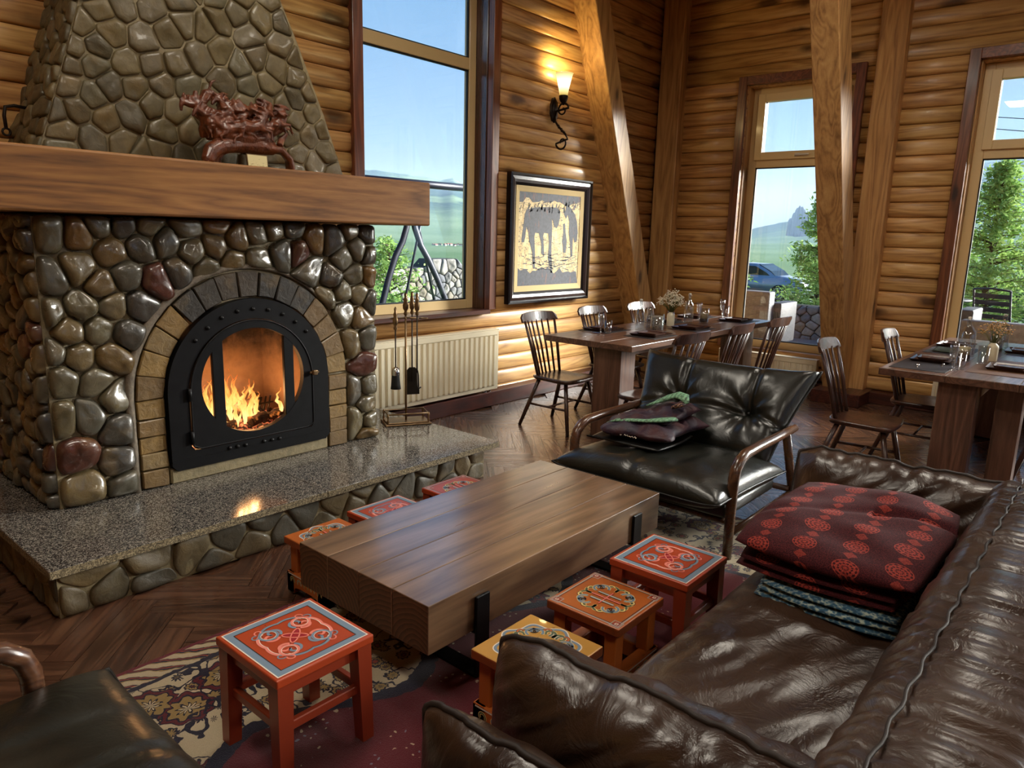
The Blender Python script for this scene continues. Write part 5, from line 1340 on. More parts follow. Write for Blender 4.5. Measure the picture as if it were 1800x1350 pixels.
# ---------------------------------------------------------------- spindle chairs
def spindle_chair(label, loc, rz):
    t = thing('dining_chair', label, 'chair', loc, rz, 'dark spindle-back dining chairs')
    # seat outline, front at +Y
    half = [(0.0, -0.205), (0.12, -0.200), (0.175, -0.185), (0.198, -0.15), (0.205, -0.08), (0.222, 0.08), (0.226, 0.16), (0.212, 0.205), (0.17, 0.222), (0.08, 0.232), (0.0, 0.234)]
    out = [(x, y) for x, y in half]+[(-x, y) for x, y in half[-2:0:-1]]
    bm = bm_new()
    rings = []
    for s, z in ((0.93, 0.418), (0.985, 0.428), (1.0, 0.440), (0.99, 0.449), (0.95, 0.452), (0.7, 0.446), (0.35, 0.442)):
        rings.append([bm.verts.new((x*s, y*s, z)) for x, y in out])
    n = len(out)
    for a, b in zip(rings, rings[1:]):
        for k in range(n): f = bm.faces.new((a[k], a[(k+1) % n], b[(k+1) % n], b[k])); f.smooth = True
    bm.faces.new(rings[0][::-1]); f = bm.faces.new(rings[-1]); f.smooth = True
    obj('seat', bm, 'chairwood', t)
    feet = {}
    for sx in (-1, 1):
        for sy, yt, yb in ((1, 0.15, 0.245), (-1, -0.13, -0.275)):
            bm = bm_new(); add_tube(bm, [(sx*0.155, yt, 0.425), (sx*0.195, (yt+yb)/2, 0.21), (sx*0.232, yb, 0.0)], [0.017, 0.0185, 0.0145], 10); obj('leg', bm, 'chairwood', t)
            feet[(sx, sy)] = ((sx*0.195, (yt+yb)/2, 0.20))
    for sx in (-1, 1):
        bm = bm_new(); add_tube(bm, [feet[(sx, 1)], feet[(sx, -1)]], [0.010, 0.010], 8); obj('side_stretcher', bm, 'chairwood', t)
    bm = bm_new(); add_tube(bm, [(-0.195, 0.0, 0.20), (0.195, 0.0, 0.20)], 0.009, 8); obj('cross_stretcher', bm, 'chairwood', t)
    ns = 7
    for i in range(ns):
        u = -1+2*i/(ns-1)
        xb, yb = u*0.155, -0.178+0.03*u*u
        xt, yt = u*0.205, -0.315+0.045*u*u
        r = 0.0125 if i in (0, ns-1) else 0.009
        bm = bm_new(); add_tube(bm, [(xb, yb, 0.44), ((xb+xt)/2, (yb+yt)/2+0.004, 0.68), (xt, yt, 0.905)], [r, r*1.12, r*0.85], 8); obj('spindle', bm, 'chairwood', t)
    bm = bm_new(); R = []
    m = 14
    for i in range(m+1):
        u = -1+2*i/m; x = u*0.242; y = -0.318+0.052*u*u
        zt = 0.975-0.012*u*u-(0.022 if abs(u) > 0.97 else 0.0); zb = 0.892+(0.004 if abs(u) > 0.9 else 0)
        th = 0.011; nx, ny = 0.0, 1.0
        R.append([bm.verts.new((x, y-th, zb)), bm.verts.new((x, y+th, zb)), bm.verts.new((x, y+th*0.8-0.018, zt-0.004)), bm.verts.new((x, y-0.018, zt)), bm.verts.new((x, y-th*0.8-0.018, zt-0.004))])
    for a, b in zip(R, R[1:]):
        for k in range(5): bm.faces.new((a[k], a[(k+1) % 5], b[(k+1) % 5], b[k]))
    bm.faces.new(R[0]); bm.faces.new(R[-1])
    obj('crest_rail', bm, 'chairwood', t)
    return t
c0 = spindle_chair('dark spindle-back chair on the log wall side of the long table, nearest the radiator', (4.975, 3.665, 0), math.pi)
for x, y, r, lb in ((5.85, 3.70, math.pi+0.03, 'dark spindle-back chair on the log wall side of the long table, middle of three'),
                    (6.66, 3.66, math.pi-0.05, 'spindle-back chair on the log wall side of the long table, behind the flowers'),
                    (4.86, 2.69, -0.06, 'dark spindle-back chair directly behind the black armchair'),
                    (5.70, 2.69, 0.03, 'dark spindle-back chair on the room side of the long table, middle of three'),
                    (6.50, 2.68, -0.02, 'dark spindle-back chair on the room side of the long table, nearest the window'),
                    (5.29, 1.31, math.pi+0.06, 'dark spindle-back chair at the second table, nearest the sofa'),
                    (6.29, 1.16, math.pi+0.05, 'dark spindle-back chair at the second table, nearest the log wall'),
                    (6.22, 0.25, 0.0, 'dark chair whose seat corner shows at the right edge'),
                    ):
    dup(c0, (x, y, 0), r, lb)
# ---------------------------------------------------------------- tableware
GW = 'thin_glass'
def lathe_obj(nm, prof, m, n=20):
    bm = bm_new(); add_lathe(bm, prof, n); return bm
def tumbler(x, y, lb, h=0.115, r=0.036):
    o = obj('tumbler', lathe_obj('t', [(0, 0.0), (r*0.82, 0.0), (r*0.84, 0.01), (r, h), (r-0.0025, h), (r*0.80, 0.014), (0, 0.014)], GW), GW, None, (x, y, TZD+0.0005)); tag(o, lb, 'glass', 'tumblers on the dining tables')
def flute(x, y, lb, h=0.19):
    o = obj('champagne_flute', lathe_obj('f', [(0, 0), (0.032, 0), (0.030, 0.004), (0.006, 0.009), (0.005, 0.07), (0.012, 0.078), (0.024, 0.10), (0.027, 0.14), (0.025, h), (0.0235, h), (0.0255, 0.14), (0.022, 0.102), (0, 0.082)], GW), GW, None, (x, y, TZD+0.0005)); tag(o, lb, 'glass', 'champagne flutes on the dining tables')
def bottle(x, y, lb, h=0.27, r=0.045):
    t = thing('glass_bottle', lb, 'bottle', (x, y, TZD+0.0005), 0, 'swing-top water bottles')
    obj('bottle_body', lathe_obj('b', [(0, 0), (r*0.95, 0), (r, 0.008), (r, h*0.56), (r*0.86, h*0.66), (r*0.42, h*0.78), (r*0.34, h*0.84), (r*0.34, h*0.95), (r*0.42, h*0.955), (r*0.42, h*0.98), (0.010, h*0.98), (0.010, h*0.80), (r*0.78, h*0.655), (r-0.004, h*0.55), (r-0.004, 0.014), (0, 0.014)], GW), GW, t)
    obj('stopper', lathe_obj('s', [(0.010, h*0.96), (0.014, h*0.985), (0.013, h*1.03), (0, h*1.04)], 'pvc_white', 12), 'pvc_white', t)
    bm = bm_new(); add_tube(bm, [(0.017, 0, h*0.90), (0.021, 0, h*0.96), (0.014, 0, h*1.02), (-0.014, 0, h*1.02), (-0.021, 0, h*0.96), (-0.017, 0, h*0.90)], 0.0016, 5, True, (0, 1, 0)); obj('wire_bail', bm, 'chrome', t)
def splate(x, y, lb, m='platewood', rz=0.0, big=0.155, small=0.098):
    def tray(s, d, z0, h):
        bm = bm_new(); R = []
        for k, z in ((s*0.88, z0), (s, z0+h), (s*0.965, z0+h), (s*0.87, z0+0.006)):
            R.append([bm.verts.new((a*k, b*k*d, z)) for a, b in ((-1, -1), (1, -1), (1, 1), (-1, 1))])
        for a, b in zip(R, R[1:]):
            for k in range(4): bm.faces.new((a[k], a[(k+1) % 4], b[(k+1) % 4], b[k]))
        bm.faces.new(R[0]); bm.faces.new(R[-1]); fixn(bm)
        bmesh.ops.bevel(bm, geom=[e for e in bm.edges if abs((e.verts[0].co-e.verts[1].co).z) > 0.004], offset=0.006, segments=2, affect='EDGES'); return bm
    t = obj('square_plate', tray(big, 0.85, 0, 0.018), m, None, (x, y, TZD+0.003), (0, 0, rz)); tag(t, lb, 'plate', 'large square wooden plates')
    q = obj('square_plate', tray(small, 0.95, 0, 0.016), m, None, (x+0.01, y, TZD+0.012), (0, 0, rz)); tag(q, lb.replace('large', 'small').replace('under the small plate', 'topping another'), 'plate', 'small square wooden plates')
def mat_(x, y, lb, hx=0.20, hy=0.15, m='placemat'):
    o = obj('placemat', rbox((-hx, -hy, 0), (hx, hy, 0.0025), 0.0008, 1), m, None, (x, y, TZD+0.0003)); tag(o, lb, 'placemat', 'placemats on the dining tables')
def cutlery(x, y, rz, nm, lb):
    t = thing(nm, lb, 'cutlery', (x, y, TZD+0.0035), rz, 'cutlery on the dining tables')
    bm = bm_new(); add_tube(bm, [(-0.09, 0, 0.002), (0, 0, 0.003), (0.03, 0, 0.003)], [0.0045, 0.003, 0.0025], 6, True, (0, 0, 1), 0.5); obj('handle', bm, 'chrome', t)
    bm = bm_new()
    if nm == 'knife': add_rbox(bm, (0.03, -0.009, 0.001), (0.12, 0.005, 0.0035), 0.001, 1)
    else:
        add_rbox(bm, (0.03, -0.010, 0.001), (0.06, 0.010, 0.0035), 0.001, 1)
        for k in range(4): add_rbox(bm, (0.06, -0.010+k*0.0058, 0.001), (0.10, -0.0075+k*0.0058, 0.003), 0.0006, 1)
    obj('blade' if nm == 'knife' else 'tines', bm, 'chrome', t)
def vase(x, y, lb, flower, stem_h, n, spread, seed, dry=False):
    t = thing('bottle_vase', lb, 'vase', (x, y, TZD+0.0005), 0, 'cream bottle vases with flowers')
    obj('vase_body', lathe_obj('v', [(0, 0), (0.036, 0), (0.038, 0.006), (0.038, 0.10), (0.034, 0.118), (0.020, 0.128), (0.020, 0.135), (0.014, 0.135), (0.014, 0.10), (0, 0.10)], 'vase'), 'vase', t)
    r = random.Random(seed); fb, sb = bm_new(), bm_new()
    for k in range(n):
        a, q = r.random()*6.28, math.sqrt(r.random())*spread
        top = Vector((q*math.cos(a), q*math.sin(a), 0.135+stem_h*(0.55+0.45*r.random())*(1.05-0.45*(q/spread)**2)))
        add_tube(sb, [(0.006*math.cos(a), 0.006*math.sin(a), 0.12), (top.x*0.5, top.y*0.5, 0.135+(top.z-0.135)*0.55), top], 0.0013, 4)
        for j in range(7 if not dry else 5):
            d = Vector((r.gauss(0, 0.014), r.gauss(0, 0.014), r.gauss(0, 0.009))); s = r.uniform(0.0045, 0.0085)
            bmesh.ops.create_icosphere(fb, subdivisions=1, radius=s, matrix=Matrix.Translation(top+d) @ Matrix.Diagonal((1, 1, 0.7, 1)))
    obj('stems', sb, 'stem_green', t); fo = obj('blossoms', fb, flower, t); fo['kind'] = 'stuff'
    return t
def lattice():
    m, g, b = newmat('lattice_print'); co = g.obj(); x, y, z = g.sep(co)
    an = g.m('MULTIPLY', g.m('ARCTAN2', y, x), 0.045); v = g.comb(g.m('MULTIPLY', an, 62.0), g.m('MULTIPLY', z, 62.0), 0.0)
    d = g.vor(v, 1.0, rnd=0.35); ring = g.m('MULTIPLY', g.m('GREATER_THAN', d, 0.30), g.m('LESS_THAN', d, 0.46))
    msk = g.m('LESS_THAN', z, 0.115)
    setb(g, b, color=g.mix(g.m('MULTIPLY', ring, msk), srgb(232, 222, 200), srgb(60, 38, 20)), rough=0.3, trans=0.0, coat=0.4)
lattice()
def candle_holder(x, y, lb, s=0.055, h=0.125):
    t = thing('candle_holder', lb, 'candle holder', (x, y, TZD+0.0005), 0.5)
    bm = bm_new(); add_prism(bm, [(s*math.cos(a)*(1.0), s*math.sin(a)) for a in [2*math.pi*k/20 for k in range(20)]], 0, h, 'z'); smooth_all(bm); obj('printed_cup', bm, 'lattice_print', t)
    bm = bm_new(); add_lathe(bm, [(s+0.006, 0.0), (s+0.008, h*1.16), (s+0.0055, h*1.16), (s+0.0035, 0.003)], 20); obj('glass_sleeve', bm, GW, t)
def candle_glass(x, y, lb, r=0.05, h=0.15, water=True):
    t = thing('candle_glass', lb, 'candle', (x, y, TZD+0.0005), 0)
    obj('glass_cup', lathe_obj('g', [(0, 0), (r*0.9, 0), (r, h), (r-0.003, h), (r*0.88, 0.01), (0, 0.01)], GW), GW, t)
    obj('candle', lathe_obj('c', [(0, 0.045), (r*0.78, 0.045), (r*0.80, 0.098), (0, 0.098)], 'candle'), 'candle', t)
    obj('stone_bed', lathe_obj('w', [(0, 0.012), (r*0.85, 0.012), (r*0.87, 0.044), (0, 0.044)], 'rattan_grey'), 'rattan_grey', t)
# first table
mat_(5.50, 3.13, 'dark placemat at the near room-side place of the long table'); mat_(6.26, 3.13, 'dark placemat at the middle room-side place of the long table'); mat_(7.30, 3.13, 'dark placemat at the far room-side place of the long table')
mat_(5.50, 3.60, 'dark placemat at the near wall-side place of the long table'); mat_(6.55, 3.60, 'dark placemat at the middle wall-side place of the long table'); mat_(7.30, 3.60, 'dark placemat at the far wall-side place of the long table')
splate(5.52, 3.14, 'large square wooden plate under the small plate, near room-side place of the long table')
splate(6.27, 3.15, 'large square wooden plate under the small plate, behind the first chair back')
splate(7.30, 3.16, 'large square wooden plate under the small plate, far room-side place of the long table')
splate(5.50, 3.62, 'large square wooden plate under the small plate, near wall-side place of the long table')
splate(6.62, 3.62, 'large square wooden plate under the small plate, beyond the white flowers')
splate(7.26, 3.62, 'large square wooden plate under the small plate, far wall-side place of the long table')
bottle(5.80, 3.42, 'clear swing-top bottle at the near end of the long table'); bottle(6.70, 3.40, 'clear swing-top bottle behind the cream flower vase', 0.285, 0.047)
candle_holder(5.94, 3.32, 'candle holder with brown ring lattice print on the long table')
vase(6.28, 3.37, 'cream bottle vase with a dense bunch of white flowers', 'flower_white', 0.20, 75, 0.115, 3)
candle_glass(6.82, 3.29, 'tall glass with a cream candle on the long table', 0.048, 0.15)
flute(5.19, 3.44, 'champagne flute at the near end of the long table'); tumbler(5.33, 3.46, 'tumbler beside the flute at the near end of the long table')
tumbler(6.52, 3.50, 'tumbler between flowers and bottle on the long table'); flute(6.93, 3.40, 'champagne flute behind the tall candle glass')
tumbler(7.50, 3.37, 'tumbler at the window end of the long table', 0.13); flute(7.56, 3.44, 'champagne flute at the window end of the long table')
flute(6.05, 3.47, 'champagne flute behind the printed candle holder'); tumbler(6.14, 3.52, 'tumbler behind the printed candle holder')
cutlery(5.79, 3.14, math.pi/2, 'knife', 'knife beside the near room-side plate of the long table'); cutlery(5.26, 3.60, -math.pi/2, 'fork', 'fork beside the near wall-side plate of the long table'); cutlery(6.52, 3.14, math.pi/2, 'knife', 'knife beside the middle room-side plate of the long table')
# second table
mat_(5.70, 1.06, 'dark placemat at the near corner of the second table', 0.27, 0.17); mat_(6.70, 1.07, 'dark placemat below the green napkin', 0.27, 0.16); mat_(7.05, 0.55, 'dark placemat beyond the vase on the second table', 0.25, 0.17)
mat_(6.02, 0.62, 'brown placemat under the front plate of the second table', 0.40, 0.19, 'runner')
splate(5.98, 1.07, 'large square wooden plate under the small plate, near corner of the second table', rz=0.05); splate(5.98, 0.60, 'large square wooden plate under the small plate, front of the second table', rz=0.03); splate(7.05, 0.62, 'large square wooden plate under the small plate, right edge of the second table'); splate(7.05, 1.10, 'large square wooden plate under the small plate, beyond the green napkin')
bottle(6.46, 0.945, 'clear swing-top bottle in the middle of the second table', 0.29, 0.060); bottle(7.15, 0.80, 'clear swing-top bottle at the far end of the second table', 0.28, 0.05)
candle_glass(6.20, 0.915, 'short candle glass in front of the bottle on the second table', 0.050, 0.11)
vase(6.32, 0.755, 'cream bottle vase with loose dried flowers', 'flower_dry', 0.17, 34, 0.10, 8, True)
flute(5.62, 0.885, 'champagne flute at the front of the second table', 0.19); tumbler(5.70, 0.855, 'tumbler beside the flute at the front of the second table', 0.125, 0.038)
tumbler(6.07, 0.775, 'tumbler in front of the dried flower vase', 0.135, 0.038)
candle_holder(7.02, 0.82, 'candle holder with a ring print behind the dried flowers', 0.042, 0.12)
cutlery(5.62, 1.09, 0.15, 'fork', 'fork lying on the dark placemat of the second table'); cutlery(5.80, 0.97, 0.1, 'knife', 'knife lying at the near plate of the second table')
def npk(u, v, s):
    k = se(u, v, 6, 0.5); return Vector((u*0.10, v*0.075, 0.004+s*0.004*k+0.004*vnoise((u*2, v*2, 0), 1.0, 4)+ (0.006*(u+1))))
o = obj('napkin', pillow(npk, 16, 16), 'napkin_green', None, (6.58, 1.10, TZD+0.008)); tag(o, 'folded green napkin on the second table', 'napkin')
# ---------------------------------------------------------------- wall lamp
def sconce():
    m, g, b = newmat('shade_glass'); co = g.obj(); x, y, z = g.sep(co)
    hot = g.mapr(g.m('ABSOLUTE', g.m('SUBTRACT', z, 0.11)), 0.0, 0.11, 1.0, 0.0)
    setb(g, b, color=srgb(240, 224, 160), rough=0.4, emit=g.mix(hot, srgb(232, 200, 96), (1.0, 0.93, 0.70)), emits=g.mapr(hot, 0.0, 1.0, 0.55, 2.6))
    X = 6.0
    t = thing('wall_lamp', 'lit wrought-iron wall lamp with a tulip glass shade above the painting', 'lamp', (X, YW-0.036, 2.84))
    def P(nm, bm, mm, par=None):
        o = obj(nm, bm, mm, par or t)
        if par is None: o.matrix_parent_inverse = Matrix.Translation((-X, -(YW-0.036), -2.84))
        return o
    bm = bm_new()
    for k, (s, d) in enumerate(((1.0, 0.0), (0.97, 0.012), (0.80, 0.020), (0.55, 0.026), (0.2, 0.03))):
        pass
    R = []
    for s, d in ((1.0, 0.0), (1.0, 0.010), (0.86, 0.018), (0.70, 0.016), (0.5, 0.028), (0.2, 0.034)):
        R.append([bm.verts.new((X+0.062*s*math.cos(a)*(1+0.05*math.cos(9*a)), YW-0.036-d, 2.845+0.118*s*math.sin(a)*(1+0.05*math.cos(9*a)))) for a in [2*math.pi*k/36 for k in range(36)]])
    for a, b2 in zip(R, R[1:]):
        for k in range(36): bm.faces.new((a[k], a[(k+1) % 36], b2[(k+1) % 36], b2[k])).smooth = True
    bm.faces.new(R[0]); bm.faces.new(R[-1]); P('backplate', bm, 'wrought')
    def spiral(cy, cz, r0, r1, a0, a1, n=26): return [(X, cy+(r0+(r1-r0)*k/n)*math.cos(a0+(a1-a0)*k/n), cz+(r0+(r1-r0)*k/n)*math.sin(a0+(a1-a0)*k/n)) for k in range(n+1)]
    bm = bm_new()
    up = [(X, 4.64, 2.79), (X, 4.625, 2.83)]+spiral(4.548, 2.835, 0.072, 0.015, math.pi*0.93, -math.pi*1.55, 34)
    add_tube(bm, up, [0.011]*4+[0.010-0.0001*k for k in range(len(up)-4)], 8, True, (1, 0, 0)); P('upper_scroll', bm, 'wrought')
    bm = bm_new()
    lo = [(X, 4.645, 2.80), (X, 4.638, 2.74), (X, 4.60, 2.69), (X, 4.555, 2.65), (X, 4.505, 2.605), (X, 4.475, 2.56)]+spiral(4.545, 2.530, 0.074, 0.016, -0.1, -math.pi*2.1, 34)
    add_tube(bm, lo, [0.011]*6+[0.0105-0.00012*k for k in range(len(lo)-6)], 8, True, (1, 0, 0))
    for k in range(5): bmesh.ops.create_icosphere(bm, subdivisions=1, radius=0.016, matrix=Matrix.Translation((X+0.006*(-1)**k, 4.60-0.018*k, 2.692-0.017*k)))
    P('lower_scroll', bm, 'wrought')
    bm = bm_new(); add_lathe(bm, [(0.008, -0.085), (0.012, -0.07), (0.030, -0.055), (0.043, -0.03), (0.046, 0.0), (0.038, 0.008), (0, 0.008)], 16, (X, 4.546, 2.965)); P('shade_cup', bm, 'wrought')
    bm = bm_new(); add_lathe(bm, [(0.040, 0.0), (0.050, 0.06), (0.066, 0.13), (0.084, 0.195), (0.090, 0.205), (0.086, 0.206), (0.080, 0.195), (0.062, 0.13), (0.046, 0.06), (0.034, 0.006)], 24)
    o = obj('glass_shade', bm, 'shade_glass', t); o.location = (0, 4.546-(YW-0.036), 2.968-2.84)
    ld = bpy.data.lights.new('lamp_bulb', 'POINT'); ld.energy = 14; ld.color = (1.0, 0.76, 0.34); ld.shadow_soft_size = 0.05
    l = bpy.data.objects.new('lamp_bulb', ld); COL.objects.link(l); l.parent = t; l.location = (0, 4.546-(YW-0.036), 3.20-2.84)
sconce()
# ---------------------------------------------------------------- painting
def painting():
    x0, x1, z0, z1, yf = 5.315, 6.655, 0.965, 2.205, YW-0.045
    plain('frame_dark', srgb(22, 17, 18), 0.28, 0.1, coat=0.5); plain('frame_brown', srgb(44, 26, 20), 0.3, coat=0.4); plain('linen', srgb(196, 170, 118), 0.8, bump=0.3, bs=300)
    m, g, b = newmat('canvas_paint'); co = g.obj()
    n = g.noise(g.vm('MULTIPLY', co, (5, 5, 15)), 1.0, 4.0, 0.6, 1.4); n2 = g.noise(g.vm('MULTIPLY', co, (30, 30, 8)), 1.0, 3.0)
    d = g.m('LESS_THAN', g.m('ABSOLUTE', g.m('SUBTRACT', n, 0.52)), 0.012)
    setb(g, b, color=g.mix(d, g.mix(g.mapr(n2, 0.35, 0.65), srgb(196, 164, 104), srgb(226, 200, 142)), srgb(44, 40, 44)), rough=0.6)
    m, g, b = newmat('paint_ink'); co = g.obj(); n = g.noise(co, 42.0, 4.0, 0.7); n2 = g.noise(g.vm('MULTIPLY', co, (10, 10, 3)), 3.0, 3.0)
    c = g.mix(g.mapr(n, 0.35, 0.7), srgb(30, 32, 44), srgb(62, 64, 78)); c = g.mix(g.mapr(n2, 0.62, 0.7), c, srgb(104, 62, 52))
    setb(g, b, color=c, rough=0.6)
    t = thing('framed_painting', 'framed painting of dark horses on cream, hung on the log wall', 'painting', ((x0+x1)/2, yf, (z0+z1)/2))
    cx, cz = (x0+x1)/2, (z0+z1)/2
    off = Matrix.Translation((-cx, -yf, -cz))
    def P(nm, bm, mm, par=None):
        o = obj(nm, bm, mm, par or t)
        if par is None: o.matrix_parent_inverse = off
        return o
    hx, hz = (x1-x0)/2, (z1-z0)/2
    prof = [(0.0, 0.0), (0.0, 0.055), (0.018, 0.062), (0.030, 0.045), (0.060, 0.052), (0.085, 0.040), (0.112, 0.020), (0.118, 0.0)]
    for k in range(4):
        a, b_ = (hx, hz) if k % 2 == 0 else (hz, hx)
        bm = bm_new(); R = []
        for s in (-1, 1):
            R.append([bm.verts.new((s*(a-i), -d, -(b_-i))) for i, d in prof])
        for q in range(len(prof)-1): bm.faces.new((R[0][q], R[1][q], R[1][q+1], R[0][q+1])).material_index = 1 if q in (3, 4) else 0
        o = P('frame_side', bm, ['frame_dark', 'frame_brown']); o.matrix_parent_inverse = Matrix(); o.rotation_euler = (0, k*math.pi/2, 0)
    bm = bm_new(); i0, i1 = 0.112, 0.168
    def ringq(i, d): return [bm.verts.new(p) for p in ((-(hx-i), -d, -(hz-i)), (hx-i, -d, -(hz-i)), (hx-i, -d, hz-i), (-(hx-i), -d, hz-i))]
    A, B = ringq(i0, 0.026), ringq(i1, 0.020)
    for k in range(4): bm.faces.new((A[k], A[(k+1) % 4], B[(k+1) % 4], B[k]))
    o = P('linen_liner', bm, 'linen'); o.matrix_parent_inverse = Matrix()
    ch_, cv_ = hx-i1, hz-i1
    bm = bm_new(); add_box(bm, (-ch_, -0.016, -cv_), (ch_, -0.002, cv_)); cnv = P('canvas', bm, 'canvas_paint'); cnv.matrix_parent_inverse = Matrix()
    TL, TR, BL, BR = (175, 210), (720, 262), (140, 1125), (668, 1100)
    def st(p):
        s, v = 0.5, 0.5
        for _ in range(12):
            xa = TL[0]+(TR[0]-TL[0])*s; ya = TL[1]+(TR[1]-TL[1])*s; xb = BL[0]+(BR[0]-BL[0])*s; yb = BL[1]+(BR[1]-BL[1])*s
            v = (p[1]-ya)/(yb-ya); xl = TL[0]+(BL[0]-TL[0])*v; xr = TR[0]+(BR[0]-TR[0])*v; s = (p[0]-xl)/(xr-xl)
        return (-ch_+2*ch_*s, cv_-2*cv_*v)
    def shape(nm, pts, d=0.0168):
        bm = bm_new(); q = []
        for p in pts:
            u, v = st(p); q.append((max(-ch_, min(ch_, u)), max(-cv_, min(cv_, v))))
        q = [p for i, p in enumerate(q) if math.hypot(p[0]-q[i-1][0], p[1]-q[i-1][1]) > 1e-4]; add_prism(bm, q, -d-0.0006, -0.0155, 'y'); bm.normal_update(); fixn(bm); bmesh.ops.triangulate(bm, faces=[f for f in bm.faces if len(f.verts) > 4], ngon_method='EAR_CLIP'); P(nm, bm, 'paint_ink', cnv)
    shape('painted_horse', [(230, 385), (300, 362), (420, 358), (500, 365), (525, 400), (520, 460), (505, 530), (488, 562), (466, 545), (460, 505), (446, 470), (448, 560), (440, 700), (436, 830), (442, 990), (428, 1000), (404, 860), (416, 700), (412, 612), (375, 606), (366, 640), (370, 720), (372, 832), (346, 805), (350, 712), (330, 610), (300, 604), (291, 640), (293, 800), (290, 955), (274, 955), (270, 800), (250, 690), (240, 590), (226, 545), (216, 640), (205, 697), (184, 697), (190, 620), (205, 520), (215, 430)])
    shape('painted_horse', [(558, 425), (588, 350), (606, 342), (630, 380), (664, 430), (680, 500), (686, 600), (674, 692), (652, 702), (640, 640), (633, 720), (630, 835), (612, 842), (608, 700), (600, 600), (606, 500), (594, 432), (576, 470)])
    shape('painted_horse', [(548, 520), (566, 515), (570, 600), (580, 690), (566, 800), (546, 802), (536, 690), (548, 610)])
    r = random.Random(2)
    top = [(172, 205)]+[(175+i*27, 272+r.uniform(-12, 42)+i*2.4) for i in range(21)]+[(724, 258)]
    shape('painted_band', top[:1]+top[1:]+top[-1:])
    bot = [(138, 1130)]+[(142+i*26, 985+r.uniform(-45, 25)-i*0.5) for i in range(21)]+[(672, 1104)]
    shape('painted_band', bot)
    for k in range(60):
        x, y = r.uniform(160, 660), r.uniform(800, 960); l, a = r.uniform(20, 80), r.uniform(-0.5, 0.5)
        w = r.uniform(3, 12)
        shape('brush_stroke', [(x, y), (x+l*math.cos(a), y+l*math.sin(a)), (x+l*math.cos(a), y+l*math.sin(a)+w), (x, y+w*0.5)])
    for k in range(40):
        x, y = r.uniform(180, 690), r.uniform(300, 380); l = r.uniform(20, 60)
        shape('brush_stroke', [(x, y), (x+6, y), (x+r.uniform(-25, 10), y+l), (x-8, y+l)])
painting()
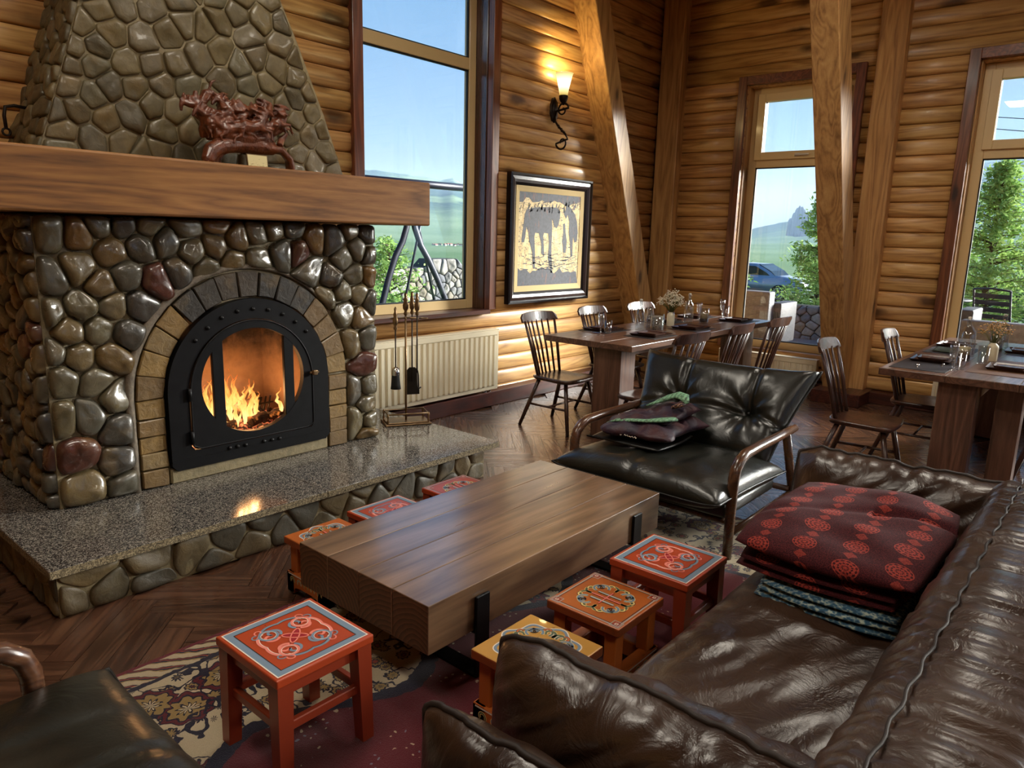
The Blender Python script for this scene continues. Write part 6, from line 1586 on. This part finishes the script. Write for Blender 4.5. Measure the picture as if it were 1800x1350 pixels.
# ---------------------------------------------------------------- horse carving on the mantel
def carving():
    m, g, b = newmat('carved_wood'); co = g.obj(); n = g.noise(co, 30.0, 4.0)
    setb(g, b, color=g.mix(g.mapr(n, 0.3, 0.7), srgb(70, 32, 14), srgb(116, 60, 30)), rough=0.38, coat=0.25, normal=g.bump(g.noise(co, 75.0, 4.0), 0.6, 0.008))
    r = random.Random(5)
    def remesh(bm, vox):
        me = to_mesh(bm, 'tmp'); o = bpy.data.objects.new('tmp', me); COL.objects.link(o)
        md = o.modifiers.new('r', 'REMESH'); md.mode = 'VOXEL'; md.voxel_size = vox; md.use_smooth_shade = True
        dg = bpy.context.evaluated_depsgraph_get(); dg.update(); nm = bpy.data.meshes.new_from_object(o.evaluated_get(dg))
        bpy.data.objects.remove(o); return nm
    def horse(bm, px, pz, py, s, ang, fl):
        # galloping horse seen from the side, nose toward fl
        c, sn = math.cos(ang), math.sin(ang)
        def T(x, z, y=0.0): x *= fl; return (px+s*(x*c-z*sn), py+s*y, pz+s*(x*sn+z*c))
        tube = lambda P, R: add_tube(bm, [T(*p) for p in P], [s*k for k in R], 8, True, (0, 1, 0))
        tube([(-0.45, 0.0), (-0.25, 0.04), (0.1, 0.0), (0.35, 0.05), (0.45, 0.12)], [0.10, 0.20, 0.17, 0.19, 0.12])
        tube([(0.36, 0.08), (0.55, 0.32), (0.66, 0.52)], [0.15, 0.11, 0.085]); tube([(0.62, 0.54), (0.78, 0.47), (0.93, 0.36)], [0.09, 0.075, 0.045])
        for y in (-0.04, 0.04): tube([(0.62, 0.56, y), (0.62, 0.68, y)], [0.03, 0.01])
        for k in range(6): tube([(0.38+0.045*k, 0.20+0.07*k), (0.22+0.04*k, 0.28+0.075*k, 0.05*(-1)**k), (0.10+0.04*k, 0.24+0.085*k)], [0.05, 0.04, 0.012])
        for y in (-0.09, 0.09):
            k = r.uniform(-0.1, 0.1)
            tube([(0.34, -0.05, y), (0.62+k, -0.14, y), (0.60+k, -0.40, y), (0.66+k, -0.46, y)], [0.09, 0.055, 0.035, 0.04])
            tube([(-0.36, -0.02, y), (-0.50+k, -0.26, y), (-0.72+k, -0.34, y), (-0.82+k, -0.52, y)], [0.12, 0.07, 0.04, 0.04])
        tube([(-0.45, 0.06), (-0.70, 0.16), (-0.98, 0.06)], [0.05, 0.06, 0.012])
    bm = bm_new()
    specs = [(2.07, 2.30, 4.02, 0.15, 0.9, -1), (2.14, 2.22, 3.98, 0.16, 0.5, -1), (2.26, 2.26, 4.00, 0.16, 0.25, -1), (2.36, 2.24, 4.03, 0.16, 0.2, 1), (2.30, 2.18, 3.95, 0.17, 0.1, 1), (2.46, 2.21, 3.99, 0.16, 0.35, 1), (2.52, 2.19, 4.03, 0.13, 0.5, 1), (2.20, 2.16, 3.96, 0.15, 0.3, -1)]
    for a in specs: horse(bm, *a)
    for k in range(90):   # flowing ground and mane sheets
        x = r.uniform(2.06, 2.52); z = 2.12+r.uniform(-0.02, 0.13); l = r.uniform(0.06, 0.16); a = (x-2.28)*1.2+r.uniform(-0.3, 0.3)
        add_tube(bm, [(x, 3.99+r.uniform(0, 0.07), z), (x+l*0.5*math.sin(a), 3.97+r.uniform(-0.01, 0.07), z+0.04), (x+l*math.sin(a), 4.0, z+0.06+0.05*r.random())], [0.02, 0.024, 0.006], 7)
    add_tube(bm, [(2.03, 4.03, 2.34), (2.02, 4.02, 2.28), (2.07, 4.01, 2.19), (2.14, 4.0, 2.11)], [0.012, 0.02, 0.03, 0.035], 8)
    add_tube(bm, [(2.10, 4.0, 2.13), (2.2, 4.0, 2.125), (2.32, 4.0, 2.12), (2.45, 4.0, 2.14)], [0.045, 0.055, 0.055, 0.04], 8)
    herd = remesh(bm, 0.0055)
    t = thing('horse_carving', 'glossy red-brown wood carving of galloping horses on the mantel', 'carving', (2.3, 4.0, 1.952))
    o = obj('carved_herd', herd, 'carved_wood', t); o.matrix_parent_inverse = Matrix.Translation((-2.3, -4.0, -1.952))
    bm = bm_new()
    add_tube(bm, [(2.04, 3.96, 1.975), (2.07, 3.97, 2.03), (2.13, 3.98, 2.065), (2.25, 4.0, 2.085), (2.38, 4.0, 2.09), (2.47, 4.0, 2.085)], [0.035, 0.045, 0.045, 0.045, 0.05, 0.04], 10)
    for k in range(5): add_tube(bm, [(2.40+0.012*k, 3.97+0.015*k, 2.08), (2.50+0.01*k, 3.96+0.015*k, 2.075), (2.555+0.006*k, 3.96+0.015*k, 2.03), (2.575, 3.965+0.012*k, 1.965)], [0.022, 0.022, 0.02, 0.018], 8)
    for k in range(4): add_tube(bm, [(2.03+0.03*k, 3.95+0.02*k, 1.965), (2.06+0.03*k, 3.96+0.02*k, 2.03), (2.12+0.05*k, 3.98, 2.10)], [0.02, 0.02, 0.018], 8)
    base = remesh(bm, 0.0065)
    o = obj('root_base', base, 'carved_wood', t); o.matrix_parent_inverse = Matrix.Translation((-2.3, -4.0, -1.952))
    m, g, b = newmat('card_print'); co = g.obj(); x, y, z = g.sep(co); n = g.noise(g.vm('MULTIPLY', co, (40, 1, 160)), 1.0, 3.0)
    setb(g, b, color=g.mix(g.mapr(g.m('ADD', n, g.m('MULTIPLY', z, -4.0)), 0.42, 0.62), srgb(210, 198, 150), srgb(120, 104, 62)), rough=0.4)
    t = thing('picture_card', 'small gilt-framed picture card leaning against the horse carving', 'picture', (2.315, 3.915, 1.9515))
    o = obj('card_frame', rbox((-0.066, -0.006, 0), (0.066, 0.004, 0.082), 0.003, 1), 'bronze', t, None, (-0.14, 0, 0)); obj('card_face', rbox((-0.060, -0.0075, 0.006), (0.060, -0.005, 0.076), 0.0005, 1, False), 'card_print', t, None, (-0.14, 0, 0))
carving()
# ---------------------------------------------------------------- outside
def lerp_tab(tab, a):
    if a <= tab[0][0]: return tab[0][1]
    for (a0, e0), (a1, e1) in zip(tab, tab[1:]):
        if a <= a1: return e0+(e1-e0)*(a-a0)/(a1-a0)
    return tab[-1][1]
SKYL = [(-40, 0.05), (-20, 0.08), (0, 0.10), (6.8, 0.099), (8, 0.098), (9.4, 0.0964), (12, 0.085), (15, 0.05), (17, 0.03), (18.4, 0.026), (20.1, 0.0255), (20.6, 0.025), (21.9, 0.0196), (22.8, 0.0143), (26, 0.012), (34, 0.03), (42, 0.06), (44.3, 0.0633), (44.9, 0.066), (45.3, 0.070), (45.6, 0.068), (46.2, 0.0652), (46.9, 0.0677), (48, 0.0692), (48.8, 0.0723), (50.2, 0.0749), (52, 0.0752), (60, 0.08), (75, 0.09), (100, 0.06)]
def ground_z(r):
    if r < 12: return -0.30
    if r < 32: return -0.30-0.5*(r-12)/20
    return -0.80
def hills():
    m, g, b = newmat('hillside'); geo = g.n('ShaderNodeNewGeometry', out='Position'); x, y, z = g.sep(geo)
    big = g.noise(geo, 0.012, 5.0, 0.6); fine = g.noise(g.vm('MULTIPLY', geo, (1, 1, 0.3)), 0.35, 3.0); stripes = g.noise(g.vm('MULTIPLY', geo, (0.02, 0.02, 0.25)), 1.0, 4.0); nearn = g.noise(geo, 1.5, 4.0)
    grass = g.mix(g.mapr(stripes, 0.35, 0.65), srgb(104, 130, 100), srgb(132, 152, 122)); grass = g.mix(g.mapr(nearn, 0.4, 0.65, 0.0, 0.5), grass, srgb(84, 108, 74))
    forest = g.mix(g.mapr(fine, 0.35, 0.62), srgb(34, 58, 62), srgb(78, 104, 100))
    fm = g.m('MULTIPLY', g.mapr(big, 0.44, 0.50), g.mapr(z, 6.0, 22.0))
    setb(g, b, color=g.mix(fm, grass, forest), rough=1.0, spec=0.0)
    bm = bm_new(); az = [(-30+0.3*i) for i in range(int(125/0.3)+1)]; rr = [9.2*(1300/9.2)**(k/54) for k in range(55)]+[1500, 1900]
    V = []
    for a in az:
        e = lerp_tab(SKYL, a)+0.0022*vnoise((a*1.1, 0, 0), 1.0, 2)+0.0010*vnoise((a*5, 0, 0), 1.0, 3); ca, sa = math.cos(math.radians(a)), math.sin(math.radians(a)); row = []
        R0 = 220+60*vnoise((a*0.05, 3, 0), 1.0, 1)
        for r in rr:
            t = max(0.0, min(1.0, (r-R0)/(1100-R0))); top = 1.62+e*1100
            s = t*t*(3-2*t)
            z = ground_z(r)+(top+0.8)*(0.35*t+0.65*s)+(14*vnoise((r*ca*0.008, r*sa*0.008, 0), 1.0, 6)*t*(1-t)*3 if r < 1100 else 0)
            if r > 1100: z = top*(1-0.25*(r-1100)/800)
            row.append(bm.verts.new((r*ca, r*sa, z)))
        V.append(row)
    for i in range(len(az)-1):
        for j in range(len(rr)-1): f = bm.faces.new((V[i][j], V[i+1][j], V[i+1][j+1], V[i][j+1])); f.smooth = True
    struct('hills', bm, 'hillside', 'grassy plain rising to bluish forested hills outside')
    bm = bm_new(); add_box(bm, (-14, -14, -0.42), (14, 14, -0.31)); struct('ground', bm, 'hillside')
    plain('outcrop_rock', srgb(112, 112, 126), 0.9, bump=0.6, bs=0.2, vary=0.3)
    bm = bm_new(); r = random.Random(3)
    for a, e in ((20.25, 0.0300), (20.05, 0.0370), (19.85, 0.0430), (19.72, 0.0455), (19.55, 0.0445), (19.40, 0.0410), (19.15, 0.0385), (18.95, 0.0400), (18.7, 0.0440), (18.45, 0.0445), (18.2, 0.0420), (17.9, 0.036)):
        D = 620; c = (D*math.cos(math.radians(a)), D*math.sin(math.radians(a))); zt = 1.62+e*D; zb = 1.0
        R = []
        for s, z in ((1.3, zb), (1.0, zb+(zt-zb)*0.7), (0.75, zb+(zt-zb)*0.92), (0.3, zt)):
            R.append([bm.verts.new((c[0]+1.9*s*math.cos(q)*r.uniform(0.8, 1.2), c[1]+1.9*s*math.sin(q)*r.uniform(0.8, 1.2), z+r.uniform(-0.5, 0.5))) for q in [2*math.pi*k/7 for k in range(7)]])
        for A, B in zip(R, R[1:]):
            for k in range(7): bm.faces.new((A[k], A[(k+1) % 7], B[(k+1) % 7], B[k]))
        bm.faces.new(R[-1])
    o = obj('rock_outcrop', bm, 'outcrop_rock'); tag(o, 'jagged grey rock outcrop on the ridge seen through the corner window', 'rock')
hills()
# village
rv = random.Random(9)
for i in range(11):
    a = math.radians(44.45+0.24*i+rv.uniform(-.06, .06)); D = 150+(i % 3)*5; z0 = -0.9
    w, d, h = rv.uniform(0.5, 0.85), rv.uniform(0.4, 0.6), rv.uniform(0.26, 0.4)
    t = thing('house', 'tiny white house in the distant village seen through the tall window', 'house', (D*math.cos(a), D*math.sin(a), z0+0.0), rv.uniform(0, 1.5), 'houses of the distant village')
    obj('wall', rbox((-w/2, -d/2, 0), (w/2, d/2, h), 0.01, 1, False), 'house_wall', t)
    bm = bm_new(); add_prism(bm, [(-d/2-0.05, h), (d/2+0.05, h), (0, h+0.2)], -w/2-0.05, w/2+0.05, 'x'); obj('roof', bm, 'house_roof', t)
# ---- terrace
TD = -0.12
dk = bpy.data.objects.new('terrace_deck', None); COL.objects.link(dk); dk['kind'] = 'structure'; dk['label'] = 'grey timber terrace outside the narrow windows'
bm_b = to_mesh(rbox((-4.6, -0.068, -0.03), (4.6, 0.068, 0.0), 0.004, 1, False), 'deck_board', [MATS['deckwood']])
for i in range(36): obj('deck_board', bm_b, None, dk, (8.66+i*0.142, 1.6, TD), (0, 0, math.pi/2))
bm = bm_new(); add_box(bm, (8.56, -3.0, -0.30), (13.7, 6.2, TD-0.031)); o = obj('deck_joists', bm, 'pole_wood', dk)
# ---- dry stone walls
def stone_wall(nm, lb, o, e1, e2, n, bound, dmin, th, seed, asp=1.6):
    t = thing(nm, lb, 'stone wall', o)
    rr = random.Random(seed)
    xs = [p[0] for p in bound]; zs = [p[1] for p in bound]
    e1v, nv = Vector(e1), Vector(n)
    bm = bm_new(); A = []
    for d in (0.0, -th): A.append([bm.verts.new(e1v*u+Vector(e2)*v+nv*d) for u, v in bound])
    k = len(bound)
    for i in range(k): bm.faces.new((A[0][i], A[0][(i+1) % k], A[1][(i+1) % k], A[1][i]))
    bm.faces.new(A[0]); bm.faces.new(A[1][::-1]); obj('core', bm, 'tyre', t)
    for c in pack(bound, dmin, seed, None, asp, None, 1): stone_obj(c, (0, 0, 0), e1, e2, n, 0.05, 0.006, 'stone_out', t, rr, angular=1.0)
stone_wall('dry_stone_wall', 'pale dry stone wall outside the tall window', (9.0, 11.2, -0.32), EX, EZ, -EY, [(-1.6, 0), (3.2, 0), (2.6, 1.1), (2.2, 1.42), (1.5, 1.42), (1.3, 1.25), (-1.6, 1.22)], 0.15, 0.4, 61)
stone_wall('dry_stone_wall', 'low dry stone wall beyond the terrace outside the corner window', (13.85, 5.0, -0.32), EY, EZ, -EX, [(-2.6, 0), (2.6, 0), (2.6, 0.80), (-2.6, 0.80)], 0.17, 0.3, 62)
# ---- swing frame
sw = thing('swing_frame', 'dark steel swing frame with bowed legs outside the tall window', 'swing frame', (7.1, 8.0, -0.31))
def sp(nm, pts, r, flat=1.0):
    bm = bm_new(); add_tube(bm, [(x-7.1, y-8.0, z+0.31) for x, y, z in pts], r, 8, True, (0, 1, 0), flat); obj(nm, bm, 'swing_steel', sw)
sp('bowed_leg', [(6.98, 8.0, 2.30), (7.01, 8.0, 1.9), (7.01, 8.0, 1.70), (6.93, 8.0, 1.49), (6.80, 8.0, 1.29), (6.67, 8.0, 0.98), (6.55, 8.0, 0.62), (6.30, 8.0, -0.31)], 0.055, 0.6)
sp('bowed_leg', [(7.12, 8.0, 2.30), (7.13, 8.0, 1.9), (7.16, 8.0, 1.70), (7.27, 8.0, 1.45), (7.42, 8.0, 1.25), (7.61, 8.0, 0.95), (7.80, 8.0, 0.60), (8.20, 8.0, -0.31)], 0.055, 0.6)
sp('stay_rod', [(7.30, 8.0, 1.85), (7.22, 8.0, 1.57), (6.96, 8.0, 0.63), (6.72, 8.0, -0.31)], 0.018)
sp('stay_rod', [(7.28, 8.1, 2.28), (7.33, 8.1, 1.70), (7.46, 8.1, 1.25), (7.9, 8.1, -0.31)], 0.018)
sp('top_bar', [(6.2, 8.0, 2.30), (8.9, 8.0, 2.31)], 0.055)
for x in (6.25, 8.85): sp('end_leg', [(x, 8.0, 2.30), (x, 8.4, -0.31)], 0.04)
# ---- rattan seats
def rattan(lb, loc, L, D, Hb, Ha, face):
    t = thing('rattan_sofa', lb, 'sofa', loc, face, 'rattan terrace furniture')
    obj('base', rbox((-D/2, -L/2, 0.04), (D/2, L/2, 0.40), 0.02, 2), 'rattan_dark', t); obj('backrest', rbox((-D/2, -L/2, 0.40), (-D/2+0.20, L/2, Hb), 0.02, 2), 'rattan_grey', t)
    for s in (-1, 1): obj('armrest', rbox((-D/2+0.2, s*L/2-0.09, 0.40), (D/2, s*L/2+0.09, Ha), 0.02, 2), 'rattan_dark', t)
    obj('seat_pad', rbox((-D/2+0.21, -L/2+0.1, 0.402), (D/2-0.02, L/2-0.1, 0.50), 0.03, 3), 'rattan_grey', t)
rattan('grey rattan armchair on the terrace outside the corner window', (9.85, 4.02, TD), 0.72, 0.80, 1.10, 0.95, 0.0)
rattan('dark rattan sofa on the terrace outside the right-hand window', (10.2, 0.85, TD), 1.35, 0.85, 0.92, 1.02, 0.0)
# ---- patio chair and round table
pc = thing('patio_chair', 'black metal slatted garden chair outside the right-hand window', 'chair', (12.2, 1.40, TD), -0.35)
for s in (-1, 1):
    bm = bm_new(); add_tube(bm, [(0.42, s*0.24, 0), (0.30, s*0.24, 0.42), (-0.20, s*0.24, 0.40), (-0.38, s*0.24, 1.18)], 0.014, 8, True, (0, 1, 0)); obj('side_frame', bm, 'patio_metal', pc)
    bm = bm_new(); add_tube(bm, [(-0.22, s*0.26, 0.40), (-0.36, s*0.26, 0.0)], 0.013, 8, True, (0, 1, 0)); obj('rear_leg', bm, 'patio_metal', pc)
    bm = bm_new(); add_tube(bm, [(-0.28, s*0.27, 0.72), (0.0, s*0.29, 0.66), (0.26, s*0.27, 0.64), (0.34, s*0.25, 0.3)], 0.014, 8, True, (0, 1, 0)); obj('arm', bm, 'patio_metal', pc)
bm = bm_new(); add_tube(bm, [(-0.38, -0.24, 1.18), (-0.39, 0, 1.20), (-0.38, 0.24, 1.18)], 0.014, 8); obj('top_rail', bm, 'patio_metal', pc)
for k in range(7):
    z = 0.50+0.094*k; x = -0.20-0.18*(z-0.40)/0.78
    obj('slat', rbox((x-0.006, -0.24, z), (x+0.006, 0.24, z+0.062), 0.002, 1), 'patio_metal', pc)
for k in range(6): obj('slat', rbox((-0.15+0.075*k, -0.24, 0.405), (-0.095+0.075*k, 0.24, 0.417), 0.002, 1), 'patio_metal', pc)
gt = thing('patio_table', 'round metal garden table outside the right-hand window', 'table', (12.3, 2.22, TD))
bm = bm_new(); add_lathe(bm, [(0, 1.0), (0.40, 1.0), (0.41, 0.985), (0.40, 0.97), (0, 0.97)], 28); obj('table_top', bm, 'patio_metal', gt)
for k in range(3):
    a = k*2.094; bm = bm_new(); add_tube(bm, [(0.30*math.cos(a), 0.30*math.sin(a), 0.97), (0.16*math.cos(a), 0.16*math.sin(a), 0.5), (0.34*math.cos(a), 0.34*math.sin(a), 0)], 0.014, 6); obj('leg', bm, 'patio_metal', gt)
# ---- parked car
def car():
    t = thing('parked_car', 'silver-blue car parked beyond the low stone wall', 'car', (31.0, 12.7, -0.79), -math.pi/2)
    prof = [(-2.2, 0.35), (-2.2, 0.85), (-2.05, 0.98), (-1.5, 1.05), (-1.0, 1.45), (-0.6, 1.52), (0.35, 1.50), (0.9, 1.22), (1.15, 1.02), (1.9, 0.92), (2.18, 0.75), (2.22, 0.35), (1.75, 0.30), (-1.75, 0.30)]
    bm = bm_new(); add_prism(bm, prof, -0.9, 0.9, 'y'); fixn(bm); bmesh.ops.bevel(bm, geom=bm.edges[:], offset=0.05, segments=2, affect='EDGES'); smooth_all(bm); bd = obj('body', bm, 'carpaint', t)
    for s in (-1, 1):
        for pl in ([(-1.35, 1.07), (-0.95, 1.40), (-0.30, 1.43), (-0.30, 1.07)], [(-0.24, 1.07), (-0.24, 1.43), (0.32, 1.42), (0.80, 1.18), (0.95, 1.06)]):
            bm = bm_new(); add_prism(bm, pl, s*0.895, s*0.906, 'y'); obj('side_window', bm, 'carglass', bd)
        for x in (-1.4, 1.38):
            bm = bm_new(); add_lathe(bm, [(0, -0.1), (0.30, -0.1), (0.345, -0.07), (0.345, 0.07), (0.30, 0.1), (0.24, 0.1), (0.22, 0.07), (0, 0.07)], 24); w = obj('wheel', bm, 'tyre', t, (x, s*0.84, 0.345), (-s*math.pi/2, 0, 0))
            bm = bm_new()
            for k in range(10):
                a = 2*math.pi*k/10; add_tube(bm, [(0.03*math.cos(a), 0.03*math.sin(a), 0.095), (0.22*math.cos(a), 0.22*math.sin(a), 0.09)], 0.018, 5)
            add_tube(bm, [(0.225*math.cos(a), 0.225*math.sin(a), 0.09) for a in [2*math.pi*k/20 for k in range(20)]], 0.015, 5, closed=True); obj('rim', bm, 'chrome', w)
    bm = bm_new(); add_prism(bm, [(0.93, 1.24), (0.40, 1.50), (0.42, 1.505), (1.17, 1.03)], -0.75, 0.75, 'y'); obj('windscreen', bm, 'carglass', bd)
car()
# ---- trees and bushes
def leafmat(name, a, b_):
    m, g, b = newmat(name); r = g.n('ShaderNodeNewGeometry', out='Random Per Island')
    setb(g, b, color=g.mix(r, a, b_), rough=0.7, spec=0.2)
    t = g.n('ShaderNodeBsdfTranslucent', {0: g.mix(r, a, b_)}); out = [n for n in g.nt.nodes if n.type == 'OUTPUT_MATERIAL'][0]
    g.nt.links.new(g.n('ShaderNodeMixShader', {0: 0.35, 1: b.outputs[0], 2: t}), out.inputs[0])
leafmat('leaf_light', srgb(120, 160, 84), srgb(176, 204, 120)); leafmat('leaf_mid', srgb(84, 128, 72), srgb(136, 172, 100)); leafmat('leaf_dark', srgb(50, 88, 66), srgb(94, 130, 92))
def tree(nm, lb, loc, h, w, seed, leaf, nb=150, z0=0.12, lf=26, ls=0.05, conic=0.8, droop=0.1, cat='tree'):
    t = thing(nm, lb, cat, loc); r = random.Random(seed)
    tb, fb = bm_new(), bm_new()
    add_tube(tb, [(0, 0, -0.05), (0.03*h*0.2, 0.02, h*0.5), (0, 0, h*0.97)], [0.02*h+0.01, 0.012*h+0.006, 0.004], 7)
    for i in range(nb):
        f = z0+(1-z0)*(i+r.random())/nb; z = f*h; a = r.random()*6.283
        L = w*((1-f)**conic*0.9+0.10)*r.uniform(0.7, 1.15)
        d = Vector((math.cos(a), math.sin(a), r.uniform(0.1, 0.5)-droop))
        P0 = Vector((0, 0, z)); P1 = P0+d*L*0.5+Vector((0, 0, 0.02)); P2 = P0+d*L+Vector((0, 0, -droop*L*0.6))
        add_tube(tb, [P0, P1, P2], [0.012, 0.007, 0.002], 4)
        for k in range(lf):
            q = 0.2+0.85*k/lf; c = P0*(1-q)**2+P1*2*q*(1-q)+P2*q*q+Vector((r.gauss(0, 0.05), r.gauss(0, 0.05), r.gauss(0, 0.045)))*(0.6+w*0.5)
            u = Vector((r.gauss(0, 1), r.gauss(0, 1), r.gauss(0, 0.7))).normalized(); v = u.cross(Vector((r.gauss(0, 1), r.gauss(0, 1), r.gauss(0, 1)))).normalized(); s = ls*r.uniform(0.6, 1.3)
            q4 = [fb.verts.new(c+u*s*a_+v*s*0.35*b_) for a_, b_ in ((-1, 0), (0, -1), (1, 0), (0, 1))]; fb.faces.new(q4)
    obj('trunk', tb, 'pole_wood', t); fo = obj('foliage', fb, leaf, t, recalc=False); fo['kind'] = 'stuff'
GZ = -0.31
tree('larch_tree', 'pale green feathery larch outside the corner window', (15.6, 5.05, GZ), 3.0, 1.0, 1, 'leaf_light', 170, 0.1, 34, 0.055)
tree('larch_tree', 'tall pale larch in the middle of the right-hand window', (15.6, 2.10, GZ), 3.35, 1.25, 2, 'leaf_light', 200, 0.1, 40, 0.055)
tree('larch_tree', 'pale larch low at the left of the right-hand window', (17.6, 3.2, GZ), 2.5, 1.3, 5, 'leaf_light', 150, 0.1, 36, 0.055)
tree('spruce_tree', 'dark bluish spruce at the right edge of the right-hand window', (16.0, 0.75, GZ), 3.3, 1.1, 3, 'leaf_dark', 200, 0.08, 40, 0.05, 0.9, 0.35)
tree('leafy_bush', 'green bush behind the garden chair', (18.6, 1.5, GZ), 2.0, 1.7, 6, 'leaf_mid', 130, 0.05, 40, 0.06, 0.5, 0.0, 'bush')
tree('leafy_bush', 'light green bush behind the left leg of the swing frame', (8.2, 9.8, GZ), 1.75, 0.85, 7, 'leaf_light', 90, 0.1, 26, 0.05, 0.55, 0.0, 'bush')
tree('leafy_bush', 'low green bush beside the stone wall outside the tall window', (7.0, 9.1, GZ), 1.15, 0.8, 8, 'leaf_mid', 70, 0.1, 26, 0.05, 0.5, 0.0, 'bush')
tree('leafy_bush', 'green sapling at the left of the corner window', (12.6, 5.45, GZ), 1.55, 0.45, 9, 'leaf_mid', 50, 0.25, 16, 0.05, 0.5, 0.0, 'bush')
# ---- overhead wires
for i, (e0, e1) in enumerate(((0.1475, 0.1355), (0.1355, 0.1225))):
    bm = bm_new(); D = 45; P = []
    for k in range(9):
        a = math.radians(11.0-8.0*k/8); e = e0+(e1-e0)*k/8*1.5; P.append((D*math.cos(a), D*math.sin(a), 1.62+e*D))
    add_tube(bm, P, 0.02, 5); o = obj('overhead_wire', bm, 'gasket'); tag(o, ('upper' if i == 0 else 'lower')+' overhead wire crossing the sky in the right-hand window', 'wire')
for a in (11.0, 3.0):
    A = math.radians(a); bm = bm_new(); add_tube(bm, [(0, 0, 0), (0, 0, 9.6)], [0.14, 0.10], 8); o = obj('utility_pole', bm, 'pole_wood', None, (45*math.cos(A), 45*math.sin(A), -0.82)); tag(o, 'wooden utility pole carrying the wires, %s' % ('hidden by the wall' if a > 5 else 'beyond the right edge'), 'pole')
# ---- evening haze over the plain, well away from the house
def haze():
    m = bpy.data.materials.new('haze'); m.use_nodes = True; nt = m.node_tree; nt.nodes.clear(); g = G(nt)
    v = g.n('ShaderNodeVolumeScatter', {'Color': (0.52, 0.74, 1.0, 1), 'Density': 0.0006, 'Anisotropy': 0.1})
    nd = nt.nodes.new('ShaderNodeOutputMaterial'); nt.links.new(v, nd.inputs['Volume'])
    bm = bm_new(); add_prism(bm, [(45, -500), (1650, -500), (1650, 1650), (-500, 1650), (-500, 45), (45, 45)], -3.0, 105.0, 'z'); fixn(bm)
    o = obj('evening_haze', bm, m); o['kind'] = 'stuff'; tag(o, 'thin bluish evening haze over the distant hills', 'haze', kind='stuff')
haze()
